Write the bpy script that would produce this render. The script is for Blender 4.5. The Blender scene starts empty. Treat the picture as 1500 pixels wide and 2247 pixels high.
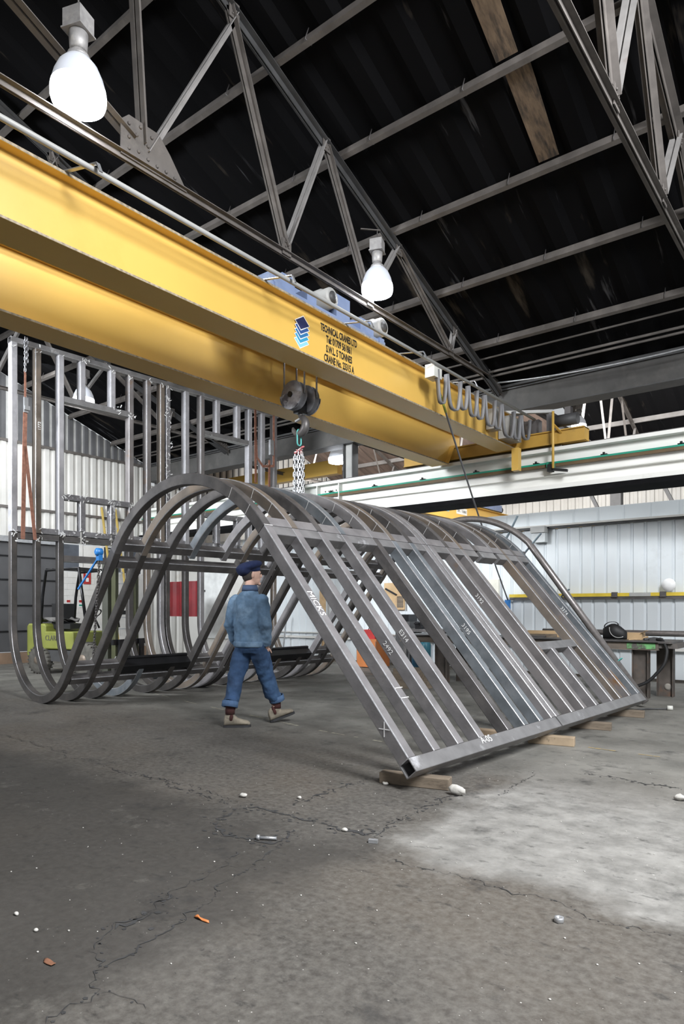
import bpy, bmesh, math, random
from mathutils import Vector as V, Matrix, noise as mnoise
R = math.radians
sc = bpy.context.scene
COL = sc.collection
random.seed(7)

# ------------------------------------------------------------------ camera, world, light, exposure
cd = bpy.data.cameras.new('camera'); cam = bpy.data.objects.new('camera', cd); COL.objects.link(cam)
cam.location = (0, 0, 1.28); cam.rotation_euler = (R(90), 0, R(38.2))
cd.sensor_fit = 'HORIZONTAL'; cd.sensor_width = 36; cd.lens = 36 * 1465 / 1500
cd.shift_y = 211.5 / 1500; cd.clip_start = .05; cd.clip_end = 200
sc.camera = cam
w = bpy.data.worlds.new('daylight'); sc.world = w; w.use_nodes = True
bg = w.node_tree.nodes['Background']; bg.inputs[0].default_value = (.93, .97, 1, 1); bg.inputs[1].default_value = .38
sc.view_settings.view_transform = 'Standard'; sc.view_settings.look = 'None'
sc.view_settings.gamma = 1; sc.view_settings.use_curve_mapping = False; sc.view_settings.exposure = .55
sc.cycles.use_denoising = True; sc.cycles.max_bounces = 6; sc.cycles.caustics_reflective = False; sc.cycles.caustics_refractive = False
sc.cycles.sample_clamp_indirect = 4

def area(name, loc, to, size, power, col=(1, 1, 1)):
    l = bpy.data.lights.new(name, 'AREA'); l.shape = 'RECTANGLE'; l.size, l.size_y = size; l.energy = power; l.color = col
    o = bpy.data.objects.new(name, l); COL.objects.link(o); o.location = loc
    o.rotation_euler = (V(to) - V(loc)).to_track_quat('-Z', 'Y').to_euler()
    return o
area('overhead_key', (2.6, 2.2, 6.7), (-2.2, 4.6, 0), (2.4, 3.4), 1150, (.97, .985, 1))       # overhead key added under the closed roof, standing in for unseen skylights
area('stud_fill', (-8.8, -2.0, 5.2), (-9.7, 7, 3.9), (3, 2), 330, (.93, .97, 1)).data.spread = R(80)         # unseen fill added to brighten the tall studs
area('end_wall_fill', (-13.2, 6.5, 4.9), (-15.7, 8.0, 2.6), (2, 5), 110, (.95, .98, 1))  # unseen fill added to whiten the end wall
area('far_bay_fill', (-6, 14.2, 5.2), (-6, 21, 4.4), (16, 1.0), 800, (1, .98, .95))  # unseen strip light added to brighten the far bay walls
area('partition_fill', (-4.6, 11.75, 4.72), (-4.6, 12.5, 2.6), (15, .3), 120, (.93, .97, 1))  # unseen strip light added close above the partition to brighten it

# ------------------------------------------------------------------ materials
MATS = {}
def mat(name, col, rough=.6, metal=0., var=.15, scale=4., col2=None, thr=(.45, .7), bump=0., bscale=60., emit=0., stretch=(1, 1, 1), spec=.5):
    if name in MATS: return MATS[name]
    m = bpy.data.materials.new(name); m.use_nodes = True; nt = m.node_tree; N = nt.nodes; L = nt.links
    b = N['Principled BSDF']; b.inputs['Roughness'].default_value = rough; b.inputs['Metallic'].default_value = metal
    b.inputs['Specular IOR Level'].default_value = spec
    tc = N.new('ShaderNodeTexCoord'); mp = N.new('ShaderNodeMapping'); mp.inputs['Scale'].default_value = stretch
    L.new(tc.outputs['Object'], mp.inputs[0])
    n1 = N.new('ShaderNodeTexNoise'); n1.inputs['Scale'].default_value = scale; n1.inputs['Detail'].default_value = 6
    L.new(mp.outputs[0], n1.inputs['Vector'])
    cr = N.new('ShaderNodeValToRGB'); c = V(col)
    cr.color_ramp.elements[0].color = (*(c * (1 - var)), 1); cr.color_ramp.elements[1].color = (*(c * (1 + var)), 1)
    cr.color_ramp.elements[0].position = .3; cr.color_ramp.elements[1].position = .7
    L.new(n1.outputs['Fac'], cr.inputs[0]); out = cr.outputs[0]
    if col2:
        n2 = N.new('ShaderNodeTexNoise'); n2.inputs['Scale'].default_value = scale * .7; n2.inputs['Detail'].default_value = 8
        n2.inputs['Roughness'].default_value = .65
        ad = N.new('ShaderNodeVectorMath'); ad.operation = 'ADD'; ad.inputs[1].default_value = (3.1, 7.7, 1.3)
        L.new(mp.outputs[0], ad.inputs[0]); L.new(ad.outputs[0], n2.inputs['Vector'])
        mr = N.new('ShaderNodeMapRange'); mr.inputs['From Min'].default_value, mr.inputs['From Max'].default_value = thr
        L.new(n2.outputs['Fac'], mr.inputs[0])
        mx = N.new('ShaderNodeMix'); mx.data_type = 'RGBA'
        L.new(mr.outputs[0], mx.inputs['Factor']); L.new(out, mx.inputs['A']); mx.inputs['B'].default_value = (*col2, 1)
        out = mx.outputs['Result']
    L.new(out, b.inputs['Base Color'])
    if bump:
        n3 = N.new('ShaderNodeTexNoise'); n3.inputs['Scale'].default_value = bscale; n3.inputs['Detail'].default_value = 4
        L.new(mp.outputs[0], n3.inputs['Vector'])
        bp = N.new('ShaderNodeBump'); bp.inputs['Strength'].default_value = bump; bp.inputs['Distance'].default_value = .01
        L.new(n3.outputs['Fac'], bp.inputs['Height']); L.new(bp.outputs[0], b.inputs['Normal'])
    if emit:
        b.inputs['Emission Color'].default_value = (.93, .96, 1, 1); b.inputs['Emission Strength'].default_value = emit
    MATS[name] = m
    return m
S_DARK = mat('steel_dark', (.115, .108, .108), .45, .4, .28, 5, (.18, .165, .155), (.5, .8), .12, 40)
S_GREY = mat('steel_grey', (.235, .225, .232), .42, .35, .22, 5, (.33, .31, .31), (.5, .8), .1, 40)
S_BLUE = mat('steel_bluish', (.18, .2, .22), .42, .35, .25, 5, (.29, .3, .32), (.5, .8), .1, 40)
S_BROWN = mat('steel_brown', (.19, .16, .135), .5, .35, .25, 4, (.25, .19, .14), (.5, .75), .1, 40)
S_RUST = mat('steel_rusty', (.22, .205, .205), .5, .35, .25, 3, (.25, .14, .07), (.57, .68), .1, 40)
S_LIGHT = mat('steel_light', (.4, .395, .42), .42, .3, .15, 6, (.54, .53, .56), (.55, .75), .08, 40)
S_CHALK = mat('steel_chalky', (.24, .235, .25), .5, .4, .2, 14, (.75, .75, .78), (.57, .62), .08, 40)
S_RAIL = mat('steel_ground_seams', (.26, .255, .26), .42, .5, .2, 6, (.62, .62, .65), (.6, .72), .08, 40)
RIDGE_HI = mat('steel_edge_highlight', (.42, .42, .44), .32, .5, .25, 30)  # ridge highlight painted as pale colour on the near corners
RIDGE_DIM = mat('steel_edge_highlight_dim', (.15, .145, .15), .36, .6, .2, 30)  # dimmer painted highlight for the corners of dark members
S_BLACK = mat('steel_black', (.02, .02, .022), .3, .5, .3, 5)
YEL = mat('crane_yellow', (.68, .43, .1), .42, 0, .05, 1.2, (.6, .36, .07), (.6, .85), .03, 20)
YEL2 = mat('dirty_yellow', (.5, .3, .06), .5, 0, .15, 3, (.2, .13, .05), (.6, .8))
BLUEP = mat('hoist_blue', (.2, .26, .42), .45, 0, .15, 4, (.35, .4, .5), (.55, .75))
GREY = mat('grey_paint', (.38, .38, .37), .5, 0, .1, 5)
DGREY = mat('dark_grey_paint', (.06, .06, .062), .55, 0, .2, 5)
TRUSS = mat('truss_grey', (.105, .094, .087), .7, 0, .2, 5, (.15, .135, .125), (.5, .7))
TRUSSL = mat('truss_light', (.23, .22, .215), .6, 0, .15, 5, (.16, .13, .12), (.6, .75))
BLACK = mat('black_rubber', (.012, .012, .013), .6, 0, .2, 8)
WHITE = mat('runway_white', (.84, .84, .81), .5, 0, .05, 1.5, (.5, .48, .44), (.62, .8))
GREEN = mat('conductor_green', (.02, .3, .2), .45)
BROWNP = mat('conductor_brown', (.13, .085, .04), .6)
CLAD = mat('cladding_pale', (.64, .68, .71), .45, 0, .05, 1.2, (.5, .52, .53), (.62, .8))
CREAM = mat('cladding_cream', (.6, .59, .565), .6, 0, .08, 1.5, (.5, .46, .4), (.62, .75))
CLADD = mat('cladding_soot', (.09, .09, .095), .7, 0, .2, 3)
GATE = mat('gate_grey', (.085, .085, .09), .6, 0, .15, 2)
BRICKW = mat('brick_white', (.7, .69, .67), .8, 0, .08, 3)
WOOD = mat('timber', (.17, .135, .1), .85, 0, .3, 3, (.08, .06, .045), (.55, .7), .2, 50, stretch=(1, 8, 8))
PLY = mat('plywood', (.52, .36, .2), .7, 0, .2, 3, (.3, .2, .12), (.58, .7))
GALV = mat('galvanised', (.5, .51, .53), .35, .7, .15, 10)
CHAINM = mat('chain_metal', (.3, .3, .32), .35, .7, .5, 40)
ROPE = mat('wire_rope', (.3, .29, .29), .45, .5, .2, 30)
RED = mat('red_paint', (.42, .03, .03), .5)
REDS = mat('red_sheet', (.17, .01, .015), .55, 0, .3, 3)
CHALK = mat('chalk', (.8, .8, .8), .9)
BLKTXT = mat('black_lettering', (.02, .02, .02), .5)
WEB = mat('brown_webbing', (.28, .13, .09), .85, 0, .25, 20)
BLUEC = mat('blue_paint', (.02, .16, .45), .4)
TEAL = mat('teal_paint', (.1, .45, .42), .5)
ORANGE = mat('orange_paint', (.5, .17, .05), .6, 0, .15, 3)
LIME = mat('lime_yellow', (.22, .24, .055), .45, 0, .12, 4, (.2, .2, .08), (.6, .72))
RUBBER = mat('dusty_tyre', (.095, .09, .08), .9, 0, .25, 14)
GLASSD = mat('dark_glass', (.09, .1, .12), .12, 0, .3, 2)
GLOW = mat('lamp_glow', (1, 1, 1), .4, 0, 0, 1, emit=75)
SHADE = mat('lamp_shade', (.55, .58, .66), .25, 0, .03, 3, emit=.17)
GLOWF = mat('far_lamp_glow', (1, 1, 1), .4, 0, 0, 1, emit=22)
BAND = mat('lamp_band', (.8, .82, .88), .3, 0, 0, 1, emit=3)
LAMPB = mat('lamp_body', (.36, .35, .35), .5, .2, .25, 12, (.55, .53, .5), (.55, .7))
CONC = mat('debris_pale', (.5, .485, .455), .9, 0, .2, 30)
CRACK = mat('crack_fill', (.035, .035, .036), .95, 0, .35, 20)

def roof_mat():
    m = bpy.data.materials.new('sooty_roof_sheet'); m.use_nodes = True; nt = m.node_tree; N = nt.nodes; L = nt.links
    b = N['Principled BSDF']; b.inputs['Roughness'].default_value = .85; b.inputs['Specular IOR Level'].default_value = .08
    tc = N.new('ShaderNodeTexCoord')
    def streak(sx, sy, lo, hi, off):
        mp = N.new('ShaderNodeMapping'); mp.inputs['Scale'].default_value = (sx, sy, sy); mp.inputs['Location'].default_value = off
        n = N.new('ShaderNodeTexNoise'); n.inputs['Scale'].default_value = 1; n.inputs['Detail'].default_value = 5; n.inputs['Roughness'].default_value = .6
        L.new(tc.outputs['Object'], mp.inputs[0]); L.new(mp.outputs[0], n.inputs['Vector'])
        r = N.new('ShaderNodeMapRange'); r.inputs['From Min'].default_value = lo; r.inputs['From Max'].default_value = hi
        L.new(n.outputs['Fac'], r.inputs[0]); return r.outputs[0]
    a = streak(6.5, .55, .635, .76, (0, 0, 0)); c = streak(2.6, .4, .63, .77, (5, 3, 1))
    mx = N.new('ShaderNodeMix'); mx.data_type = 'RGBA'; mx.inputs['A'].default_value = (.0045, .0045, .0052, 1); mx.inputs['B'].default_value = (.1, .1, .108, 1)
    L.new(a, mx.inputs['Factor'])
    m2 = N.new('ShaderNodeMix'); m2.data_type = 'RGBA'; m2.inputs['B'].default_value = (.085, .07, .054, 1)
    L.new(c, m2.inputs['Factor']); L.new(mx.outputs['Result'], m2.inputs['A']); L.new(m2.outputs['Result'], b.inputs['Base Color'])
    return m
ROOF = roof_mat()
ROOFB = mat('brown_roof_sheet', (.14, .1, .082), .8, 0, .3, 2, (.26, .19, .145), (.55, .75), stretch=(4, .6, .6))

def floor_mat():
    m = bpy.data.materials.new('worn_concrete'); m.use_nodes = True; nt = m.node_tree; N = nt.nodes; L = nt.links
    b = N['Principled BSDF']
    tc = N.new('ShaderNodeTexCoord'); co = tc.outputs['Object']
    def noi(s, d, off=(0, 0, 0), rough=.55, st=(1, 1, 1)):
        mp = N.new('ShaderNodeMapping'); mp.inputs['Location'].default_value = off; mp.inputs['Scale'].default_value = st
        n = N.new('ShaderNodeTexNoise'); n.inputs['Scale'].default_value = s; n.inputs['Detail'].default_value = d; n.inputs['Roughness'].default_value = rough
        L.new(co, mp.inputs[0]); L.new(mp.outputs[0], n.inputs['Vector']); return n.outputs['Fac']
    def mr(x, a, bb, c=0., d=1.):
        r = N.new('ShaderNodeMapRange'); r.inputs['From Min'].default_value = a; r.inputs['From Max'].default_value = bb
        r.inputs['To Min'].default_value = c; r.inputs['To Max'].default_value = d; L.new(x, r.inputs[0]); return r.outputs[0]
    def mth(op, x, y):
        n = N.new('ShaderNodeMath'); n.operation = op
        for i, q in enumerate((x, y)):
            if isinstance(q, (int, float)): n.inputs[i].default_value = q
            else: L.new(q, n.inputs[i])
        return n.outputs[0]
    def mix(f, a, bb):
        n = N.new('ShaderNodeMix'); n.data_type = 'RGBA'
        if isinstance(f, (int, float)): n.inputs['Factor'].default_value = f
        else: L.new(f, n.inputs['Factor'])
        for k, q in (('A', a), ('B', bb)):
            if isinstance(q, tuple): n.inputs[k].default_value = (*q, 1)
            else: L.new(q, n.inputs[k])
        return n.outputs['Result']
    base = mix(mr(noi(1.1, 8, (0, 0, 0), .65), .32, .68), (.04, .036, .032), (.088, .08, .072))
    base = mix(mr(noi(.5, 5, (4, 2, 0)), .45, .7), base, (.085, .07, .055))
    base = mix(mr(noi(26, 5, (1, 1, 0), .7), .35, .75, 0, .45), base, (.23, .22, .2))
    sx = N.new('ShaderNodeSeparateXYZ'); L.new(co, sx.inputs[0])
    wob = mth('MULTIPLY', mth('SUBTRACT', noi(2.2, 7, (0, 3, 0), .65), .5), .9)
    ex = mr(mth('ADD', sx.outputs[0], wob), -2.2, -1.95); ey = mr(mth('ADD', sx.outputs[1], wob), 2.85, 3.1)
    fy = mr(mth('ADD', sx.outputs[1], wob), 4.3, 5.6, 1, 0); fx = mr(mth('ADD', sx.outputs[0], wob), -.6, .8, 1, .35)
    pm = mth('MULTIPLY', mth('MULTIPLY', ex, ey), mth('MULTIPLY', fy, fx))
    falloff = mth('MULTIPLY', mr(mth('ADD', sx.outputs[0], wob), -1.9, -2.25), mr(mth('ADD', sx.outputs[1], wob), 3.1, 2.7))    # light falloff at the near left, painted into the floor colour
    base = mix(mth('MULTIPLY', falloff, .72), base, (.036, .033, .03))
    pale = mix(mr(noi(5, 8, (2, 0, 0), .7), .35, .7), (.15, .146, .137), (.3, .293, .277))
    base = mix(pm, base, pale)
    fm = mr(mth('ADD', sx.outputs[1], wob), 4.6, 5.6)        # paler dusty slab under the steelwork
    base = mix(mth('MULTIPLY', fm, .85), base, mix(mr(noi(1.6, 7, (9, 1, 0)), .35, .65), (.12, .117, .106), (.225, .218, .198)))
    base = mix(mr(noi(2.2, 9, (7, 7, 0), .7), .57, .7, 0, .8), base, (.026, .025, .025))
    base = mix(mr(noi(8, 7, (3, 2, 0), .7, (1, 1.8, 1)), .58, .68, 0, .65), base, (.022, .021, .02))
    base = mix(mr(noi(1.7, 9, (1, 8, 0), .75), .6, .72, 0, .5), base, (.2, .19, .17))
    base = mix(mr(noi(38, 3, (3, 1, 0), .6), .68, .74, 0, .7), base, (.03, .03, .03))
    base = mix(mr(noi(55, 2, (8, 3, 0), .5), .735, .77, 0, .8), base, (.6, .58, .55))
    L.new(base, b.inputs['Base Color'])
    L.new(mr(noi(3, 5, (2, 9, 0)), .3, .7, .55, .85), b.inputs['Roughness']); b.inputs['Specular IOR Level'].default_value = .35
    bp = N.new('ShaderNodeBump'); bp.inputs['Strength'].default_value = .35; bp.inputs['Distance'].default_value = .01
    L.new(noi(30, 8, (0, 0, 0), .7), bp.inputs['Height']); L.new(bp.outputs[0], b.inputs['Normal'])
    return m
FLOOR = floor_mat()

# ------------------------------------------------------------------ mesh helpers
ORG = {}
class MB:
    def __init__(s): s.v = []; s.f = []; s.m = []; s.mi = 0; s.sm = []
    def add(s, vs, fs, smooth=False):
        o = len(s.v); s.v += [V(p) for p in vs]; s.f += [[i + o for i in f] for f in fs]
        s.m += [s.mi] * len(fs); s.sm += [smooth] * len(fs); return s
    def hexa(s, p):            # 8 corners, bottom ring then top ring
        return s.add(p, [(3, 2, 1, 0), (4, 5, 6, 7), (0, 1, 5, 4), (1, 2, 6, 5), (2, 3, 7, 6), (3, 0, 4, 7)])
    def box(s, a, b):
        (x0, y0, z0), (x1, y1, z1) = a, b
        return s.hexa([(x0, y0, z0), (x1, y0, z0), (x1, y1, z0), (x0, y1, z0), (x0, y0, z1), (x1, y0, z1), (x1, y1, z1), (x0, y1, z1)])
    def cbox(s, c, d, M=None):
        h = V(d) / 2; c = V(c); M = M or Matrix.Identity(3)
        pts = [c + M @ V((x * h.x, y * h.y, z * h.z)) for z in (-1, 1) for x, y in ((-1, -1), (1, -1), (1, 1), (-1, 1))]
        return s.hexa(pts)
    def bar(s, p, q, wa, wb, ref=(1, 0, 0)):   # rectangular bar p->q; wa along ref, wb across
        p, q = V(p), V(q); d = (q - p).normalized(); a = V(ref); a = (a - d * a.dot(d)).normalized(); b = d.cross(a)
        pts = [c + a * (i * wa / 2) + b * (j * wb / 2) for c in (p, q) for i, j in ((-1, -1), (1, -1), (1, 1), (-1, 1))]
        return s.hexa(pts)
    def angle(s, p, q, wd, t=.008, ref=(1, 0, 0), flip=1):   # L section
        p, q = V(p), V(q); d = (q - p).normalized(); a = V(ref); a = (a - d * a.dot(d)).normalized(); b = d.cross(a) * flip
        s.bar(p + a * wd / 2, q + a * wd / 2, wd, t, a); s.bar(p + b * wd / 2, q + b * wd / 2, t, wd, a); return s
    def sweep(s, path, ring, smooth=True, cap=True, edge=False):   # path: [(origin, e1, e2)], ring: [(a, b)]
        n = len(ring); vs = [o + e1 * a + e2 * b for o, e1, e2 in path for a, b in ring]
        fs = [(i * n + j, i * n + (j + 1) % n, (i + 1) * n + (j + 1) % n, (i + 1) * n + j) for i in range(len(path) - 1) for j in range(n)]
        k0 = len(s.m); s.add(vs, fs, smooth)
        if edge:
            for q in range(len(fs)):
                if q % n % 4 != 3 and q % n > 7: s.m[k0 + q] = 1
        if cap:
            k = len(s.v) - len(vs); e = (len(path) - 1) * n
            s.f += [[k + j for j in range(n)][::-1], [k + e + j for j in range(n)]]; s.m += [s.mi] * 2; s.sm += [False] * 2
        return s
    def tube(s, pts, r, n=10, cap=True):
        pts = [V(p) for p in pts]; rs = r if isinstance(r, (list, tuple)) else [r] * len(pts); path = []; prev = None; vs = []
        for i, p in enumerate(pts):
            t = (pts[min(i + 1, len(pts) - 1)] - pts[max(i - 1, 0)]).normalized()
            if prev is None:
                a = t.orthogonal().normalized()
            else:
                a = prev - t * prev.dot(t); a.normalize()
            prev = a; b = t.cross(a); path.append((p, a, b))
        for (p, a, b), rr in zip(path, rs):
            vs += [p + (a * math.cos(2 * math.pi * k / n) + b * math.sin(2 * math.pi * k / n)) * rr for k in range(n)]
        fs = [(i * n + j, i * n + (j + 1) % n, (i + 1) * n + (j + 1) % n, (i + 1) * n + j) for i in range(len(pts) - 1) for j in range(n)]
        s.add(vs, fs, True)
        if cap:
            k = len(s.v) - len(vs); e = (len(pts) - 1) * n
            s.f += [[k + j for j in range(n)][::-1], [k + e + j for j in range(n)]]; s.m += [s.mi] * 2; s.sm += [False] * 2
        return s
    def lathe(s, c, prof, n=24, ax=(0, 0, 1), cap=True):
        c = V(c); ax = V(ax).normalized(); a = ax.orthogonal().normalized(); b = ax.cross(a)
        vs = [c + ax * h + (a * math.cos(2 * math.pi * k / n) + b * math.sin(2 * math.pi * k / n)) * r for r, h in prof for k in range(n)]
        fs = [(i * n + j, i * n + (j + 1) % n, (i + 1) * n + (j + 1) % n, (i + 1) * n + j) for i in range(len(prof) - 1) for j in range(n)]
        s.add(vs, fs, True)
        if cap:
            k = len(s.v) - len(vs); e = (len(prof) - 1) * n
            s.f += [[k + j for j in range(n)][::-1], [k + e + j for j in range(n)]]; s.m += [s.mi] * 2; s.sm += [False] * 2
        return s
    def cyl(s, p, q, r, n=16):
        p, q = V(p), V(q); return s.lathe(p, [(r, 0), (r, (q - p).length)], n, q - p)
    def ell(s, c, rad, n=16, M=None):
        c = V(c); M = M or Matrix.Identity(3); vs = []; m = n // 2
        for i in range(m + 1):
            t = math.pi * i / m
            for k in range(n):
                p = 2 * math.pi * k / n
                vs.append(c + M @ V((rad[0] * math.sin(t) * math.cos(p), rad[1] * math.sin(t) * math.sin(p), rad[2] * math.cos(t))))
        fs = [(i * n + j, (i + 1) * n + j, (i + 1) * n + (j + 1) % n, i * n + (j + 1) % n) for i in range(m) for j in range(n)]
        return s.add(vs, fs, True)
    def loft(s, rings, smooth=True):
        n = len(rings[0]); vs = [p for r in rings for p in r]
        fs = [(i * n + j, i * n + (j + 1) % n, (i + 1) * n + (j + 1) % n, (i + 1) * n + j) for i in range(len(rings) - 1) for j in range(n)]
        k = len(vs) - n; fs += [list(range(n))[::-1], [k + j for j in range(n)]]
        return s.add(vs, fs, smooth)
    def prism(s, pts, nrm, t):  # flat polygon with thickness
        nrm = V(nrm) * t; n = len(pts); pts = [V(p) for p in pts]
        return s.add(pts + [p + nrm for p in pts], [list(range(n))[::-1], list(range(n, 2 * n))] + [(i, (i + 1) % n, n + (i + 1) % n, n + i) for i in range(n)])
    def build(s, name, m, parent=None, wn=False):
        me = bpy.data.meshes.new(name); o = bpy.data.objects.new(name, me); COL.objects.link(o)
        if parent is not None: org = ORG[parent.name]; o.parent = parent
        else:
            xs = [p.x for p in s.v]; ys = [p.y for p in s.v]
            org = V(((min(xs) + max(xs)) / 2, (min(ys) + max(ys)) / 2, min(p.z for p in s.v))); o.location = org
        ORG[o.name] = org
        me.from_pydata([tuple(p - org) for p in s.v], [], s.f)
        for mm in (m if isinstance(m, (list, tuple)) else [m]): me.materials.append(mm)
        me.polygons.foreach_set('material_index', s.m); me.polygons.foreach_set('use_smooth', s.sm)
        bm = bmesh.new(); bm.from_mesh(me); bmesh.ops.recalc_face_normals(bm, faces=bm.faces); bm.to_mesh(me); bm.free()
        me.update()
        if wn:
            d = o.modifiers.new('wn', 'WEIGHTED_NORMAL'); d.keep_sharp = False
        return o
def tag(o, label, cat=None, group=None, kind=None):
    o['label'] = label
    if cat: o['category'] = cat
    if group: o['group'] = group
    if kind: o['kind'] = kind
    return o
def thing(name, loc, label, cat, group=None):
    o = bpy.data.objects.new(name, None); COL.objects.link(o); o.location = loc; o.empty_display_size = .1
    ORG[o.name] = V(loc); return tag(o, label, cat, group)
def struct(o): o['kind'] = 'structure'; return o
def copy_tree(o, parent=None):
    c = o.copy(); COL.objects.link(c)
    if parent is not None: c.parent = parent
    for ch in list(o.children): copy_tree(ch, c)
    ORG[c.name] = ORG[o.name]
    return c
def text(name, body, origin, xd, yd, size, m, parent, xs=1., align='LEFT', lift=.002, bold=0.):
    cu = bpy.data.curves.new('t', 'FONT'); cu.body = body; cu.size = size; cu.align_x = align; cu.extrude = .0008; cu.resolution_u = 3
    cu.offset = bold
    t = bpy.data.objects.new('t', cu); COL.objects.link(t); dg = bpy.context.evaluated_depsgraph_get(); dg.update()
    me = bpy.data.meshes.new_from_object(t.evaluated_get(dg)); bpy.data.objects.remove(t)
    xd, yd = V(xd).normalized(), V(yd).normalized(); nn = xd.cross(yd)
    M = Matrix((xd * xs, yd, nn)).transposed().to_4x4(); M.translation = V(origin) + nn * lift - ORG[parent.name]
    me.transform(M); me.materials.clear(); me.materials.append(m); me.name = name
    o = bpy.data.objects.new(name, me); COL.objects.link(o); o.parent = parent; ORG[o.name] = ORG[parent.name]
    return o
def arc(c, r, a0, a1, n, u, v):
    return [V(c) + V(u) * (r * math.cos(a0 + (a1 - a0) * i / n)) + V(v) * (r * math.sin(a0 + (a1 - a0) * i / n)) for i in range(n + 1)]

# ------------------------------------------------------------------ the setting
XE = -15.7
b = MB(); b.box((XE - .3, -9, -.12), (9, 22.2, 0)); fl = struct(b.build('floor', FLOOR)); fl.data.transform(Matrix.Translation(fl.location)); fl.location = (0, 0, 0); ORG['floor'] = V()
def ribbon(pts, wd, name='crack'):
    pts = [V((x, y, .0025)) for x, y in pts]; q = [pts[0]]
    for a, c in zip(pts, pts[1:]):
        n = max(2, int((c - a).length / .02)); d = (c - a).normalized(); nn = V((-d.y, d.x, 0))
        for i in range(1, n + 1):
            p = a.lerp(c, i / n); k = mnoise.noise(V((p.x * 5, p.y * 5, 3))) * .06 + mnoise.noise(V((p.x * 17, p.y * 17, 8))) * .04 + mnoise.noise(V((p.x * 47, p.y * 47, 5))) * .02
            q.append(p + nn * k)
    b = MB(); vs = []; rnd = random.Random(len(pts))
    for i, p in enumerate(q):
        d = (q[min(i + 1, len(q) - 1)] - q[max(i - 1, 0)]).normalized(); nn = V((-d.y, d.x, 0))
        h = max(.0015, wd * (.12 + .9 * mnoise.noise(V((p.x * 9, p.y * 9, 1))) + .5 * mnoise.noise(V((p.x * 31, p.y * 31, 2))))) * (.25 if i in (0, len(q) - 1) else 1)
        g = mnoise.noise(V((p.x * 23, p.y * 23, 6))) * wd * .5
        vs += [p + nn * (g + h * .5), p + nn * (g - h * .5)]
        for _ in range(2 if wd > .02 else 1):
            if rnd.random() < .55:
                r = rnd.uniform(.003, .006 + wd * .3); o = p + nn * rnd.gauss(0, wd * .9) + d * rnd.uniform(-.01, .01) + V((0, 0, -.0008))
                b.add([o + V((r * rnd.uniform(.5, 1.4) * math.cos(t), r * rnd.uniform(.4, 1) * math.sin(t), 0)) for t in (.3, 1.4, 2.6, 3.9, 5.1)], [(0, 1, 2, 3, 4)])
    b.add(vs, [(2 * i, 2 * i + 1, 2 * i + 3, 2 * i + 2) for i in range(len(q) - 1)])
    return b.build(name, CRACK, fl)
F_H, F_F, F_Y = 1.28, 1465., 1335.
CY, SY = math.cos(R(38.2)), math.sin(R(38.2))
def crack_px(pts): # survey points on the floor as seen by the camera, turned into floor metres
    out = []
    for x, y in pts:
        t = F_H * F_F / (y - F_Y); c = (x - 750) / F_F
        out.append((t * (c * CY - SY), t * (c * SY + CY)))
    return out
for pts, wd in (([(0, 1612), (100, 1640), (160, 1662), (300, 1697), (420, 1727), (520, 1760)], .012),
                ([(250, 1690), (330, 1705), (420, 1740), (500, 1762)], .025),
                ([(520, 1775), (565, 1772), (620, 1785), (700, 1800), (790, 1835), (830, 1828)], .045),
                ([(520, 1772), (470, 1812), (500, 1835), (580, 1850), (630, 1840), (650, 1822)], .05),
                ([(805, 1845), (850, 1815), (920, 1780), (1000, 1745)], .04),
                ([(860, 1700), (760, 1725), (700, 1745), (640, 1765)], .035),
                ([(625, 1850), (570, 1890), (510, 1925), (440, 1990), (340, 2060), (270, 2100), (215, 2135), (215, 2180), (180, 2205), (100, 2247)], .016),
                ([(215, 2122), (185, 2090), (200, 2070), (300, 2010), (400, 1950), (480, 1900), (520, 1870)], .018),
                ([(850, 1890), (930, 1905), (1050, 1935), (1230, 1985), (1310, 2010), (1400, 2037), (1480, 2055)], .01),
                ([(215, 2180), (270, 2190), (330, 2205)], .008),
                ([(250, 2040), (280, 2030), (330, 2000)], .05), ([(340, 1985), (380, 1965)], .04),
                ([(1290, 1698), (1400, 1716), (1500, 1732)], .03), ([(1180, 1690), (1100, 1745)], .008)):
    ribbon(crack_px(pts), wd)
def painted(pts, wd, m, name):
    q = [V((x, y, .002)) for x, y in crack_px(pts)]; b = MB()
    for a, c in zip(q, q[1:]):
        n = int((c - a).length / .06); d = (c - a).normalized(); nn = V((-d.y, d.x, 0))
        for i in range(n):
            if mnoise.noise(V((a.x + i * .31, a.y * 3, wd))) < -.05: continue
            p = a.lerp(c, i / n); e = a.lerp(c, (i + .9) / n); h = wd * (.3 + .5 * random.random())
            b.add([p + nn * h, p - nn * h, e - nn * h * .8, e + nn * h * .8], [(0, 1, 2, 3)])
    return b.build(name, m, fl)
FADED = mat('faded_line_paint', (.36, .34, .27), .9, 0, .2, 20)
painted([(330, 1520), (440, 1547), (560, 1572), (700, 1603), (850, 1630)], .03, FADED, 'floor_line')
painted([(20, 1450), (90, 1462), (150, 1470)], .03, FADED, 'floor_line')
painted([(1290, 1640), (1400, 1655), (1500, 1668)], .03, mat('faded_yellow', (.33, .25, .12), .9), 'floor_line')

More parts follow.
